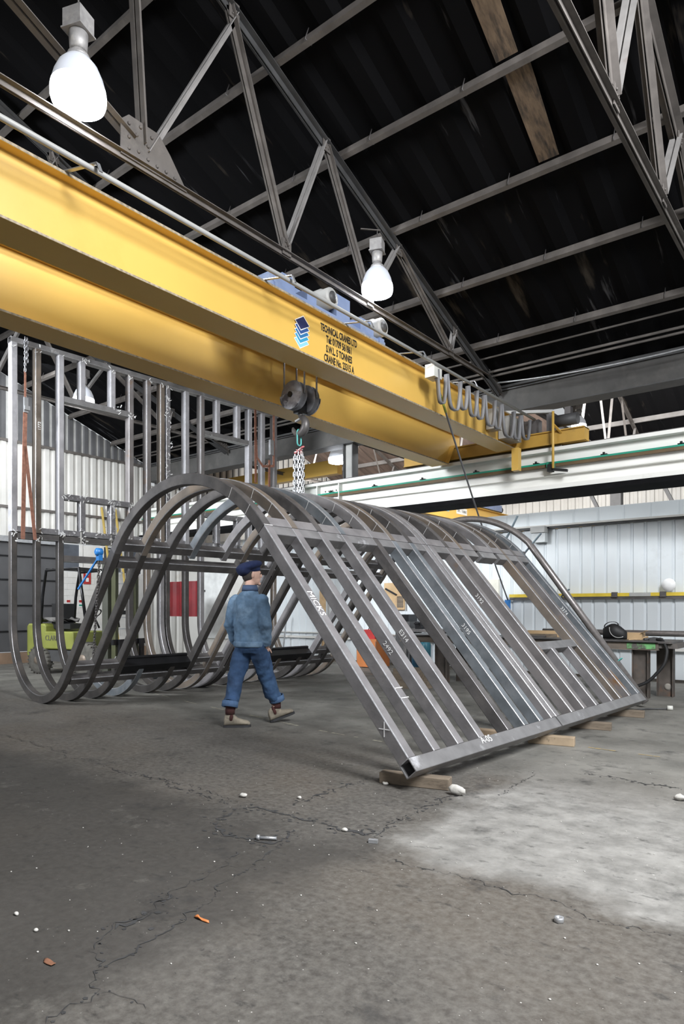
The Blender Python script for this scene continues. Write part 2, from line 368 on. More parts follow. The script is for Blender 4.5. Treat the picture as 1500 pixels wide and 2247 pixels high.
def sheet(x0, x1, yz, pitch, amp, thick=.012):   # corrugated sheet running along x, profile line yz
    b = MB(); (ya, za), (yb, zb) = yz; n = int((x1 - x0) / pitch); d = V((0, yb - ya, zb - za)).normalized(); nr = V((1, 0, 0)).cross(d)
    if nr.z < 0: nr = -nr
    xs = []
    for i in range(n):
        x = x0 + i * pitch
        xs += [(x, 0), (x + pitch * .3, 0), (x + pitch * .45, amp), (x + pitch * .85, amp)]
    xs.append((x0 + n * pitch, 0)); vs = []
    for x, h in xs: vs += [V((x, ya, za)) + nr * h, V((x, yb, zb)) + nr * h]
    b.add(vs, [(2 * i, 2 * i + 1, 2 * i + 3, 2 * i + 2) for i in range(len(xs) - 1)])
    k = len(vs); b.add([p + nr * thick for p in vs], [(2 * i, 2 * i + 2, 2 * i + 3, 2 * i + 1) for i in range(len(xs) - 1)])
    return b
def rz(y): return 7.65 - .375 * (y - 4.8)
ce = struct(sheet(XE, 6, ((3.5, rz(3.5)), (11.35, rz(11.35))), .62, .05).build('ceiling', ROOF))
struct(sheet(XE, 6, ((3.5, rz(3.5)), (-4.4, rz(11.4))), .62, .05).build('ceiling', ROOF))
struct(sheet(XE, 6, ((11.45, 5.2), (16.5, 7.1)), .62, .05).build('ceiling', ROOFB))
struct(sheet(XE, -6.4, ((16.5, 7.1), (21.9, 5.05)), .62, .05).build('ceiling', ROOFB)); struct(sheet(-6.4, 6, ((16.5, 7.1), (21.9, 5.05)), .62, .05).build('ceiling', ROOF))
rl = MB(); LITE = mat('dirty_rooflight', (.17, .12, .08), .7, 0, .3, 5, (.04, .033, .028), (.45, .65), stretch=(5, 1, 1))
for ya, yb in ((5.0, 6.5), (6.58, 7.66)):
    rl.hexa([(x, y, rz(y) - .012 - dz) for dz in (.006, 0) for x, y in ((-3.02, ya), (-2.74, ya), (-2.82, yb), (-3.06, yb))])
rl.build('rooflight', LITE, ce)['label'] = 'narrow tan dirty rooflight strip'
b = MB(); b.prism([(XE, y, z) for y, z in ((3.1, rz(3.9) + .07), (3.5, rz(3.5) + .09), (3.9, rz(3.9) + .07), (3.9, rz(3.9) + .1), (3.5, rz(3.5) + .14), (3.1, rz(3.9) + .1))], (1, 0, 0), 6 - XE)
struct(b.build('trim_2', ROOF))
# valley gutter lining above the valley beam
b = MB(); b.box((XE, 11.15, 5.22), (6, 11.6, 5.26)); struct(b.build('trim_1', DGREY))

def ribwall(name, m, u0, u1, z0, z1f, pitch, amp, plane, axis, top=None, parent=None, grad=.35):
    b = MB(); n = max(1, int(round((u1 - u0) / pitch))); p = (u1 - u0) / n; prof = []
    for i in range(n):
        u = u0 + i * p; prof += [(u, 0, 0), (u + p * grad, 0, 1), (u + p * (grad + .08), amp, 0), (u + p * .92, amp, 0)]
    prof.append((u1, 0, 0)); vs = []
    for u, h, _ in prof:
        zt = z1f(u) if callable(z1f) else z1f
        for z in (z0, zt):
            vs.append((plane + h, u, z) if axis == 'x' else (u, plane - h, z))
    for i in range(len(prof) - 1):
        b.mi = 1 if (i % 4 == 0 and isinstance(m, list)) else 0
        b.add([vs[2 * i], vs[2 * i + 2], vs[2 * i + 3], vs[2 * i + 1]], [(0, 1, 2, 3)])
    b.mi = 0
    off = -.06 if axis == 'x' else .06
    zt = [z1f(u) if callable(z1f) else z1f for u in (u0, u1)]
    q = [(plane + off, u0, z0), (plane + off, u1, z0), (plane + off, u1, zt[1]), (plane + off, u0, zt[0])] if axis == 'x' else [(u0, plane + off, z0), (u1, plane + off, z0), (u1, plane + off, zt[1]), (u0, plane + off, zt[0])]
    b.add(q, [(0, 1, 2, 3)])
    o = b.build(name, m, parent)
    return struct(o) if parent is None else o
# end wall: gate, painted brick, white cladding, sooty gable
def gable(y): return (rz(y) if y < 11.3 else 5.2 + .376 * (y - 11.4) if y < 16.5 else 7.1 - .38 * (y - 16.5)) - .03
wl = ribwall('wall_left', CREAM, 3.6, 11.1, 2.92, 5.15, .21, .045, XE, 'x')
ribwall('gable_sheeting', [CLADD, mat('cladding_streak', (.5, .5, .49))], 3.6, 11.3, 5.22, gable, .21, .045, XE, 'x', parent=wl)
ribwall('gable_sheeting', [CREAM, CLADD], 11.5, 21.8, 4.7, gable, .26, .045, XE, 'x', parent=wl)
ribwall('lower_sheeting', CREAM, 11.1, 21.8, 0, 4.7, .26, .045, XE, 'x', parent=wl)
b = MB()
for r_ in range(13):
    z = .25 + r_ * .15
    for k in range(9):
        y = 8.55 + k * .3 - (r_ % 2) * .15
        b.box((XE - .02, max(8.55, y + .004), z + .004), (XE + .03, min(11.1, y + .296), z + .146))
b.box((XE - .05, 8.55, .2), (XE + .022, 11.1, 2.2)); b.build('painted_brick', BRICKW, wl)
b = MB(); b.box((XE - .05, 3.6, 0), (XE + .12, 11.1, .25)); b.build('plinth', mat('earth_brown', (.28, .19, .13), .9), wl)
b = MB()
for z in (3.64, 5.18): b.box((XE, 3.6, z - .03), (XE + .08, 11.1, z + .03))
b.build('sheeting_rail', TRUSS, wl)
d1 = struct(MB().box((XE + .02, 3.6, .27), (XE + .1, 8.5, 2.9)).build('door_1', GATE))
b = MB()
for z in (.75, 1.35, 1.95, 2.5): b.box((XE + .1, 3.6, z - .015), (XE + .125, 8.5, z + .015))
b.build('panel_joint', S_BLACK, d1)
b = MB(); b.box((XE + .1, 3.6, 2.82), (XE + .2, 8.6, 2.95)); b.build('gate_track', GALV, d1)
w1 = struct(MB().box((XE - .02, 8.6, 2.22), (XE + .03, 11.05, 2.88)).build('window_1', GLASSD))
b = MB()
for y in (8.6, 9.2, 9.8, 10.4, 11.02): b.box((XE + .03, y - .04, 2.2), (XE + .07, y + .04, 2.9))
b.box((XE + .03, 9.25, 2.22), (XE + .05, 9.75, 2.88)); b.build('window_frame', BRICKW, w1)
# partition of pale box-rib cladding
wr = ribwall('wall_right', CLAD, -13.2, 6, .06, 2.8, .225, -.028, 12.5, 'y', grad=.74)
ribwall('upper_band', CLAD, -13.2, 6, 2.87, 3.13, .45, -.02, 12.46, 'y', parent=wr, grad=.86)
b = MB(); b.box((-13.2, 12.4, 2.8), (6, 12.5, 2.83)); b.build('ledge', DGREY, wr)
b = MB(); b.box((-13.2, 12.38, 2.835), (6, 12.46, 2.87)); b.build('lintel_rail', CREAM, wr)
b = MB(); b.box((-13.2, 12.4, .55), (6, 12.47, .6)); b.box((-13.2, 12.4, .68), (6, 12.47, .7)); b.build('low_rail', CREAM, wr)
b = MB(); b.box((XE, 12.46, 0), (-13.2, 12.6, 3.13)); b.build('plain_panel', CREAM, wr)
bk = ribwall('wall_back', CREAM, XE, 6, 0, 5.0, .24, .05, 21.9, 'y', grad=.4)
b = MB()
for z in (4.1, 3.3): b.box((XE, 21.75, z - .05), (6, 21.84, z + .05))
b.build('sheeting_rail', TRUSS, bk)

# ------------------------------------------------------------------ roof steelwork
def rivets(b, c, ny, nz, pitch, x, r=.014):
    for i in range(ny):
        for j in range(nz):
            p = V((x, c[0] + (i - (ny - 1) / 2) * pitch, c[1] + (j - (nz - 1) / 2) * pitch)); b.lathe(p, [(r, 0), (r * .9, .008), (r * .4, .014)], 8, (1, 0, 0))
def truss(xt, label, light=True):
    t = thing('roof_truss', (xt, 3.5, 5.2), label, 'roof truss', 'roof trusses'); zc = 5.32
    def ch(name, pts, wd, m=TRUSS):
        b = MB()
        for p, q in zip(pts, pts[1:]):
            P, Q = (xt, *p), (xt, *q); b.angle(V(P) + V((.012, 0, 0)), V(Q) + V((.012, 0, 0)), wd); b.angle(V(P) - V((.012, 0, 0)), V(Q) - V((.012, 0, 0)), wd, ref=(-1, 0, 0), flip=-1)
        return b.build(name, m, t)
    ch('bottom_chord', [(-4.2, zc), (11.2, zc)], .05)
    ch('rafter', [(3.5, rz(3.5) - .16), (11.15, rz(11.15) - .14)], .07, DGREY if light else TRUSS); ch('rafter', [(3.5, rz(3.5) - .16), (-4.1, rz(11.1) - .14)], .07, DGREY)
    R_ = lambda y: (y, rz(y) - .16)
    for p, q, m, wd in (((3.7, 5.45), R_(4.8), TRUSSL, .05), ((3.66, 5.5), (3.5, rz(3.5) - .2), TRUSS, .06), (R_(4.72), (5.56, zc + .06), TRUSS, .06),
                        ((5.56, zc + .06), R_(6.24), TRUSSL, .055), (R_(6.3), (7.18, zc + .06), TRUSS, .05), ((7.18, zc + .06), R_(7.84), TRUSSL, .05),
                        (R_(7.9), (9.35, zc + .06), TRUSS, .05), ((9.38, zc + .04), R_(9.5), TRUSSL, .045),
                        ((3.56, 5.5), (.4, 6.95), TRUSS, .06), ((2.0, zc), (.6, 6.9), TRUSS, .05), ((2.0, zc), (2.4, 7.6), TRUSSL, .05)):
        ch('strut', [p, q], wd, m)
    b = MB(); b.prism([(xt + .02, y, z) for y, z in ((3.42, 5.3), (4.15, 5.3), (3.95, 5.55), (3.82, 5.68), (3.5, 5.68), (3.42, 5.6))], (1, 0, 0), .012)
    for y, z in ((3.5, 5.6), (3.5, 5.48), (3.58, 5.54), (3.5, 5.38), (3.6, 5.4), (3.7, 5.38), (3.7, 5.5), (3.74, 5.6), (3.8, 5.37), (3.9, 5.37), (4.0, 5.36), (3.62, 5.63)):
        b.lathe((xt + .032, y, z), [(.017, 0), (.015, .01), (.007, .017)], 8, (1, 0, 0))
    b.build('gusset_plate', TRUSS, t)
    for y, z in ((5.56, zc + .06), (7.18, zc + .06), (9.37, zc + .05), R_(6.27), R_(7.87), R_(4.76), R_(9.5)):
        b = MB(); b.box((xt + .025, y - .07, z - .1), (xt + .035, y + .07, z + .08)); rivets(b, (y, z - .01), 2, 3, .05, xt + .035, .011); b.build('gusset_plate', TRUSS, t)
    b = MB(); b.prism([(xt + .03, y, z) for y, z in ((10.75, 5.28), (11.2, 5.1), (11.2, 5.45), (10.7, 5.45))], (1, 0, 0), .012); rivets(b, (11.05, 5.3), 3, 3, .07, xt + .042); b.build('gusset_plate', TRUSS, t)
    return t
truss(-5.2, 'riveted roof truss directly above the hoist, both big bell lamps hang on it')
truss(-1.61, 'roof truss crossing the top right corner of the dark roof', False)
truss(-8.8, 'roof truss just behind the yellow double girder crane, half hidden by it')
truss(-12.4, 'farthest roof truss of the main bay, in front of the sooty gable')
for i, (y, dsc) in enumerate(((4.3, 'topmost steel purlin, by the ridge above the near lamp'), (5.39, 'second purlin down from the ridge under the dark sheets'),
                              (6.54, 'third purlin down from the ridge, crossing the rooflight strip'), (7.7, 'fourth purlin down, at the lower end of the rooflight strip'),
                              (8.87, 'fifth purlin down from the ridge under the dark sheets'), (10.05, 'lowest purlin of the dark roof, above the thin conduits'))):
    b = MB(); z = rz(y); d = V((0, 1, -.375)).normalized(); n = V((0, .375, 1)).normalized()
    a0, a1 = V((XE + .1, y, z)) - n * .07, V((5.9, y, z)) - n * .07
    b.bar(a0, a1, .012, .1, d); b.bar(a0 - n * .05 + d * .025, a1 - n * .05 + d * .025, .06, .01, d); b.bar(a0 + n * .05 + d * .025, a1 + n * .05 + d * .025, .06, .01, d)
    o = tag(b.build('roof_purlin', TRUSS), dsc, 'purlin', 'purlins under the main roof')
    x = -14.6; h0 = None
    while x < 1:
        if h0 is None:
            X0 = V((x, y, z)); h0 = MB().tube([X0 + d * .07 - n * .1, X0 - d * .03 - n * .13, X0 - d * .03 + n * .03], .006, 6).build('hook_bolt', S_DARK, o)
        else:
            h = h0.copy(); h.location.x = h0.location.x + x + 14.6; COL.objects.link(h)
        x += 1.24
for y, z, r_, dsc in ((10.36, 5.5, .016, 'upper thin conduit running under the lowest part of the dark roof'), (10.7, 5.38, .022, 'paired conduit just above the valley beam, upper pipe'), (10.8, 5.34, .022, 'paired conduit just above the valley beam, lower pipe')):
    tag(MB().tube([(XE + .1, y, z), (5.9, y, z)], r_, 8).build('conduit', TRUSS), dsc, 'conduit')
q = [V((-5.1 + 5 * i / 24, 10.9, 5.24 - 1.1 * (i / 24) * (1 - i / 24) * .55 + .06 * i / 24)) for i in range(25)]
tag(MB().tube(q, .014, 8).build('sagging_cable', GALV), 'grey cable sagging in front of the long valley beam', 'cable')
b = MB(); b.box((XE, 11.25, 4.8), (6, 11.5, 5.2)); vb = tag(b.build('valley_beam', mat('valley_grey', (.07, .068, .066), .75, 0, .2, 3, (.1, .095, .09), (.5, .7))), 'long dark grey valley beam between the two roof bays', 'beam')
b = MB(); b.box((XE, 11.2, 5.19), (6, 11.55, 5.215)); b.box((XE, 11.2, 4.785), (6, 11.55, 4.8)); b.build('flange', DGREY, vb)
for x, dsc in ((-8.7, 'grey steel stanchion standing on the white runway beside the far lamp'),):
    t = thing('stanchion', (x, 11.4, 4.0), dsc, 'column')
    MB().box((x - .12, 11.33, 3.98), (x + .12, 11.35, 4.79)).build('web_plate', GREY, t)
    for s in (-1, 1): MB().box((x + s * .12 - .01, 11.25, 3.98), (x + s * .12 + .01, 11.45, 4.79)).build('flange', DGREY, t)
def far_truss(xt, label):
    t = thing('roof_truss', (xt, 16.6, 4.9), label, 'roof truss', 'roof trusses')
    def m(name, p, q, wd, mm): MB().angle((xt, *p), (xt, *q), wd).build(name, mm, t)
    m('bottom_chord', (11.5, 5.0), (21.8, 5.0), .07, TRUSS); m('rafter', (11.5, 5.1), (16.5, 6.95), .07, TRUSS); m('rafter', (16.5, 6.95), (21.8, 4.95), .07, TRUSS)
    for i in range(5):
        y = 12.6 + i * 1.9; f = lambda yy: 5.1 + .37 * (yy - 11.5) if yy < 16.5 else 6.95 - .377 * (yy - 16.5)
        m('strut', (y, 5.02), (y + .5, f(y + .5)), .06, TRUSSL); m('strut', (y, 5.02), (y - .7, f(y - .7)), .05, TRUSS if i % 2 else TRUSSL)
    return t
far_truss(-8.9, 'pale far truss beyond the valley beam, behind the brown roof sheets')
far_truss(-4.9, 'pale far truss beyond the valley beam, beside the star bright lamp')
far_truss(-12.6, 'farthest brown truss beyond the valley beam, above the far yellow beam')
for y, dsc in ((17.2, 'upper purlin of the far bay seen under the valley beam'), (18.6, 'lower purlin of the far bay seen just above the white runway')):
    z = 7.1 - .38 * (y - 16.5) - .08
    tag(MB().box((XE, y - .03, z - .06), (6, y + .03, z + .06)).build('roof_purlin', TRUSSL), dsc, 'purlin')
for x, dsc in ((-5.4, 'dark far column with knee brace, left of two above the partition'), (-3.5, 'dark far column with knee brace, right one above the partition')):
    t = thing('braced_column', (x, 19.0, 0), dsc, 'column', 'far braced columns')
    MB().box((x - .14, 18.9, 0), (x + .14, 19.15, 4.9)).build('column_shaft', DGREY, t); MB().bar((x - .1, 19, 3.2), (x - .75, 19, 4.6), .09, .09).build('knee_brace', DGREY, t)

# ------------------------------------------------------------------ white crane runway
t = thing('crane_runway_beam', (-5, 11.1, 3.2), 'long white crane runway beam in front of the pale partition', 'beam')
b = MB(); b.box((XE, 10.98, 3.92), (6, 11.3, 3.98)); b.build('top_flange', WHITE, t)
b = MB(); b.box((XE, 11.12, 3.36), (6, 11.16, 3.92)); b.build('web_plate', WHITE, t)
b = MB(); b.box((XE, 10.98, 3.28), (6, 11.3, 3.36)); b.box((XE, 11.03, 3.52), (6, 11.12, 3.545)); b.build('bottom_flange', WHITE, t)
b = MB(); b.box((XE, 10.95, 3.2), (6, 11.6, 3.28)); b.build('bearer', mat('tar_black', (.008, .008, .009), .95, 0, .2, 6, spec=.1), t)
b = MB(); b.box((-11, 11.0, 3.98), (-4, 11.06, 4.0)); b.box((XE, 11.1, 3.98), (6, 11.17, 4.02)); b.build('crane_rail', S_DARK, t)
for x in (-9.35, -8.75, -13.2, -1.5):
    MB().box((x - .012, 11.0, 3.36), (x + .012, 11.12, 3.92)).build('stiffener', WHITE, t)
b = MB()
for i in range(4): b.lathe((-9.2 + i * .1, 11.115, 3.8), [(.018, 0), (.015, .012)], 8, (0, -1, 0))
b.build('bolts', TRUSS, t)
t = thing('conductor_rail', (-5, 11.04, 3.7), 'green enclosed conductor rail clipped along the white runway', 'conductor rail')
MB().box((XE, 11.015, 3.715), (6, 11.075, 3.745)).build('green_cover', GREEN, t)
MB().box((XE, 11.02, 3.665), (6, 11.09, 3.713)).build('brown_insulator', BROWNP, t)
for i in range(14):
    x = -13.5 + i * 1.13
    MB().box((x - .05, 11.02, 3.75), (x + .05, 11.12, 3.765)).cyl((x, 11.03, 3.75), (x, 11.03, 3.79), .02, 8).build('clip', S_BLACK, t)

# ------------------------------------------------------------------ yellow double girder crane
cr = thing('bridge_crane', (-5.5, 6, 3.62), 'yellow double girder bridge crane spanning overhead, with maker lettering', 'crane')
def girder(xa, xb, zb, name='girder'):
    b = MB(); y0, y1, ya, yb, zt = -4, 11.3, 10.72, 10.97, 4.27; e = .085
    b.box((xa, y0, 4.515), (xb, y1, 4.54)); b.box((xa, y0, zb), (xb, ya, zb + .02))
    b.hexa([(xa, ya, zb), (xb, ya, zb), (xb, yb, zt), (xa, yb, zt), (xa, ya, zb + .02), (xb, ya, zb + .02), (xb, yb, zt + .02), (xa, yb, zt + .02)])
    b.box((xa, yb, zt), (xb, y1, zt + .02))
    b.prism([(xa + e, y, z) for y, z in ((y0, zb + .02), (ya, zb + .02), (yb, zt + .02), (y1, zt + .02), (y1, 4.515), (y0, 4.515))], (1, 0, 0), xb - xa - 2 * e)
    return b.build(name, YEL, cr)
g1 = girder(-5.04, -4.7, 3.98); g2 = girder(-6.32, -5.98, 3.893)
EDGE = mat('bare_edge', (.3, .25, .18), .7, 0, .5, 30)
for xa, zb in ((-4.699, 3.98), (-5.979, 3.893)):
    b = MB(); b.box((xa, -4, zb + .001), (xa + .002, 10.72, zb + .019)); b.box((xa, -4, 4.517), (xa + .002, 11.3, 4.538)); b.build('flange_edge', EDGE, g1 if xa > -5 else g2)
for i, (s, z) in enumerate((('TECHNICAL CRANES LTD', 4.385), ('Tel: 01709 561861', 4.276), ('S.W.L. 5 TONNES', 4.168), ('CRANE No. 23315 A', 4.06))):
    text('lettering', s, (-4.785, 6.03, z), (0, 1, 0), (0, 0, 1), .112, BLKTXT, g1, .52 if i == 0 else .56, 'CENTER', bold=.0035)
lg = MB(); cols = []
for i, (c) in enumerate(((.02, .025, .09), (.03, .08, .25), (.03, .16, .36), (.04, .3, .5), (.25, .58, .68))):
    cols.append(mat('logo_blue_%d' % i, c, .5, 0, 0))
cols.append(mat('logo_white', (.85, .85, .83), .5, 0, 0))
def dia(z, g, k, x):
    lg.mi = k; hw, hh = .115 + g, .075 + g
    lg.prism([(x, 5.36 - hw + .02, z), (x, 5.36 + .03, z + hh), (x, 5.36 + hw + .01, z + .0), (x, 5.36 - .01, z - hh)], (1, 0, 0), .0012)
for i in range(5):
    z = 4.345 - .048 * i
    dia(z, .012, 5, -4.7835 + (4 - i) * .003); dia(z, 0, i, -4.782 + (4 - i) * .003)
lg.build('logo', cols, g1)['label'] = 'stack of five blue diamond plates'
ec = MB().box((-7.1, 10.98, 4.03), (-3.62, 11.2, 4.25)).build('end_carriage', YEL2, cr)
b = MB(); b.box((-7.1, 10.95, 4.235), (-3.62, 11.23, 4.255)); b.box((-7.1, 10.95, 4.025), (-3.62, 11.23, 4.04)); b.build('flange', YEL2, ec)
mo = MB().cyl((-4.15, 11.05, 4.42), (-3.75, 11.05, 4.42), .1, 16).build('drive_motor', DGREY, cr)
MB().box((-4.25, 10.97, 4.26), (-4.12, 11.15, 4.55)).build('gearbox', S_DARK, mo); MB().box((-3.95, 10.98, 4.5), (-3.85, 11.1, 4.62)).build('terminal_box', S_DARK, mo); MB().box((-4.75, 11.0, 4.26), (-4.4, 11.15, 4.5)).build('brake_box', S_DARK, cr)
MB().bar((-5.0, 10.6, 4.62), (-4.2, 11.1, 4.62), .06, .05).build('tie_bar', GREY, cr)
# service pipe and its arms above the near girder
MB().tube([(-4.45, -3.9, 4.49), (-4.45, 10.95, 4.49)], .022, 10).build('service_pipe', GREY, cr)
for y in (-.9, .9, 2.66, 4.75, 6.05, 7.2, 8.6):
    MB().bar((-4.72, y - .02, 4.545), (-4.4, y + .06, 4.52), .03, .008, (0, 1, 0)).bar((-4.4, y + .06, 4.52), (-4.36, y + .06, 4.44), .03, .008, (0, 1, 0)).build('pipe_arm', GALV, cr)
hang = [7.72, 7.95, 8.33, 8.56, 8.83, 9.08, 9.42, 9.66, 10.12, 10.4, 10.75]
for i, (a, c) in enumerate(zip(hang, hang[1:])):
    dp = (.42, .44, .36, .4, .38, .42, .4, .46, .42, .36)[i]; q = []
    for k in range(17):
        s = k / 16; q.append(V((-4.47 + .02 * (i % 2), a + (c - a) * s, 4.44 - dp * (1 - (2 * s - 1) ** 4))))
    bb = MB()
    bb.sweep([(p, V((1, 0, 0)), (q[min(j + 1, 16)] - q[max(j - 1, 0)]).normalized().cross(V((1, 0, 0)))) for j, p in enumerate(q)], [(-.028, -.007), (.028, -.007), (.028, .007), (-.028, .007)])
    bb.build('festoon_cable', mat('festoon_grey', (.2, .2, .21), .5), cr)
MB().box((-4.6, 7.62, 4.33), (-4.46, 7.82, 4.5)).build('junction_box', mat('box_white', (.62, .62, .58), .5), cr)
MB().box((-4.76, 9.75, 4.12), (-4.58, 9.95, 4.44)).build('control_box', GREY, cr)
MB().box((-4.76, 10.2, 4.06), (-4.56, 10.65, 4.42)).build('control_box', GREY, cr)
MB().box((-4.72, 10.62, 3.6), (-4.6, 10.74, 3.98)).build('buffer_post', YEL, cr)
pole = MB().cyl((-4.09, 10.84, 3.6), (-4.09, 10.84, 4.54), .022, 10).build('collector_pole', YEL, cr)
MB().bar((-4.09, 10.84, 4.33), (-4.0, 10.98, 4.2), .03, .03).build('pole_bracket', YEL2, pole)
b = MB(); b.cbox((-4.0, 10.9, 3.57), (.26, .06, .04), Matrix.Rotation(.2, 3, 'Y')); b.box((-4.2, 10.86, 3.56), (-4.12, 10.98, 3.68)); b.build('collector_shoe', BLACK, pole)
b = MB(); b.box((-4.25, 10.96, 3.64), (-4.12, 11.015, 3.74)); b.build('collector_arm', GREEN, pole)

# hoist trolley on top of the girders
ho = thing('hoist_trolley', (-5.6, 6.1, 4.54), 'blue hoist trolley with grey motors riding on the crane girders', 'hoist')
b = MB(); b.box((-6.24, 5.05, 4.6), (-4.86, 5.15, 4.72)); b.box((-6.24, 6.95, 4.6), (-4.86, 7.05, 4.72)); b.box((-5.0, 5.0, 4.6), (-4.88, 7.1, 4.7)); b.box((-6.24, 5.0, 4.6), (-6.12, 7.1, 4.7)); b.build('trolley_frame', BLUEP, ho)
for y in (5.2, 6.9):
    for x in (-4.93, -6.18): MB().cyl((x - .03, y, 4.6), (x + .03, y, 4.6), .06, 14).build('wheel', S_DARK, ho)
for a, c in (((-5.1, 5.0, 4.7), (-4.9, 5.2, 4.8)), ((-5.15, 5.22, 4.68), (-4.92, 5.42, 4.88)), ((-5.2, 5.6, 4.6), (-4.9, 5.76, 4.84)), ((-5.25, 6.12, 4.64), (-4.9, 6.38, 4.98)), ((-5.2, 6.62, 4.6), (-4.92, 6.9, 4.88))):
    MB().box(a, c).build('gearbox', BLUEP, ho)
MB().box((-5.3, 5.78, 4.7), (-5.26, 5.9, 5.03)).build('mounting_plate', BLUEP, ho)
for y, z in ((5.97, 4.86), (7.0, 4.86)):
    m_ = MB().lathe((-5.25, y, z), [(.1, 0), (.13, .02), (.13, .28), (.115, .3), (.115, .4), (.09, .42)], 20, (1, 0, 0)).build('motor', GREY, ho)
    MB().lathe((-4.835, y, z), [(.07, 0), (.07, .01), (.05, .012), (.05, .02), (.02, .022)], 18, (1, 0, 0)).build('fan_cowl', DGREY, m_)
dr = MB().cyl((-5.55, 6.35, 4.9), (-5.55, 6.85, 4.9), .17, 24).build('rope_drum', GREY, ho)
b = MB()
for i in range(12): b.lathe((-5.55, 6.4 + i * .035, 4.9), [(.172, 0), (.188, .01), (.172, .022)], 24, (0, 1, 0), cap=False)
b.build('wound_rope', mat('pale_rope', (.55, .54, .52), .6), dr)
MB().cyl((-5.55, 6.87, 4.9), (-5.55, 6.91, 4.9), .22, 28).build('gear_plate', BLUEP, ho)

# hook block
hb = thing('hook_block', (-5.55, 6.215, 3.42), 'hook block with two grey sheave discs hanging from four wire ropes', 'hook block')
for y, s in ((6.1, -1), (6.33, 1)):
    p = MB(); p.lathe((-5.55, y - .05, 3.9), [(.05, 0), (.172, 0), (.178, .012), (.172, .024), (.15, .03), (.145, .05), (.15, .07), (.172, .076), (.178, .088), (.172, .1), (.05, .1)], 32, (0, 1, 0)).build('sheave', mat('sheave_grey', (.26, .265, .29), .45, .4, .35, 9), hb)
    g = MB(); g.add([], [])
    pts = [(-5.55 + .178 * math.cos(a), y + s * .055, 3.9 + .178 * math.sin(a)) for a in [math.pi + math.pi * i / 20 for i in range(21)]]
    g.prism(pts + [(-5.5, y + s * .055, 3.93), (-5.6, y + s * .055, 3.93)], (0, s, 0), .014); g.build('sheave_guard', mat('guard_grey', (.38, .39, .44), .5, .3, .4, 14, (.1, .1, .12), (.5, .6)), hb)
    MB().cyl((-5.55, y + s * .06, 3.9), (-5.55, y + s * .085, 3.9), .035, 12).build('axle_nut', S_BLACK, hb)
    for sx in (-1, 1): MB().tube([(-5.55 + sx * .168, y, 3.9), (-5.55 + sx * .168, y, 4.6)], .0115, 8).build('wire_rope', ROPE, hb)
b = MB(); b.box((-5.6, 6.14, 3.7), (-5.5, 6.29, 3.92)); b.build('crosshead', S_BLACK, hb)
hk = [V((-5.55, 6.215, 3.76)), V((-5.55, 6.215, 3.68))] + arc((-5.57, 6.215, 3.56), .105, R(75), R(-175), 22, (1, 0, 0), (0, 0, 1))
rr = [.03, .03] + [.028 + .028 * math.sin(math.pi * min(1, i / 18)) for i in range(23)]; rr[-1] = .012; rr[-2] = .02
MB().tube(hk, rr, 12).build('hook', S_DARK, hb)
MB().bar((-5.5, 6.215, 3.66), (-5.63, 6.215, 3.62), .03, .02, (0, 1, 0)).build('safety_latch', GALV, hb)

def link(b, c, ax, side, L=.06, wd=.036, r=.0065):
    c, ax, side = V(c), V(ax).normalized(), V(side).normalized(); pts = []
    h = L / 2 - wd / 2 + r; q = wd / 2 - r
    for k in range(9): a = math.pi * k / 8; pts.append(c + ax * (h + q * math.sin(a)) + side * (q * math.cos(a)))
    for k in range(9): a = math.pi * k / 8; pts.append(c - ax * (h + q * math.sin(a)) - side * (q * math.cos(a)))
    n = 6; N = len(pts); vs = []; nn = ax.cross(side)
    for i, p in enumerate(pts):
        t = (pts[(i + 1) % N] - pts[i - 1]).normalized(); o = t.cross(nn)
        vs += [p + (o * math.cos(2 * math.pi * k / n) + nn * math.sin(2 * math.pi * k / n)) * r for k in range(n)]
    b.add(vs, [(i * n + j, i * n + (j + 1) % n, ((i + 1) % N) * n + (j + 1) % n, ((i + 1) % N) * n + j) for i in range(N) for j in range(n)], True)
def chain(b, p, q, sag=0, L=.06, r=.0065, wd=.036):
    p, q = V(p), V(q); n = max(2, int((q - p).length / (L - 2.4 * r))); d = (q - p) / n
    s0 = d.normalized().orthogonal().normalized()
    for i in range(n):
        c = p + d * (i + .5) + V((0, 0, -sag * 4 * (i / n) * (1 - i / n)))
        link(b, c, d, s0 if i % 2 else d.normalized().cross(s0), L, wd, r)
sl = thing('chain_sling', (-5.57, 6.215, 2.62), 'multi leg chain sling hanging from the crane hook with a red tag', 'chain sling')
lk = MB(); link(lk, (-5.57, 6.215, 3.41), (0, 0, 1), (0, 1, 0), .2, .09, .009); lk.build('master_link', TEAL, sl)
lk = MB()
for k in range(7): link(lk, (-5.57 + .03 * math.cos(k), 6.215 + .03 * math.sin(k), 3.27 - .012 * k), (math.cos(k * 2), math.sin(k * 2), .4), (-math.sin(k), math.cos(k), .3), .09, .05, .011)
lk.build('shackles', mat('shackle_red', (.5, .12, .13), .5, 0, .5, 30, (.7, .65, .63), (.5, .6)), sl)
for k, (dx, dy, dz) in enumerate(((-.06, 0, 0), (-.03, .03, .02), (.01, -.03, .01), (.05, .02, 0), (.005, .03, .03), (-.04, -.045, 0), (.06, -.02, .02), (.03, .05, .0), (-.055, .045, .03), (.04, -.05, 0))):
    cb = MB(); chain(cb, (-5.57 + dx * .75, 6.215 + dy, 3.22), (-5.56 + dx * 1.1, 6.2 + dy, 2.62 + dz), 0, .066, .0075, .042); cb.build('chain', S_BLACK if k % 3 == 1 else GALV, sl)

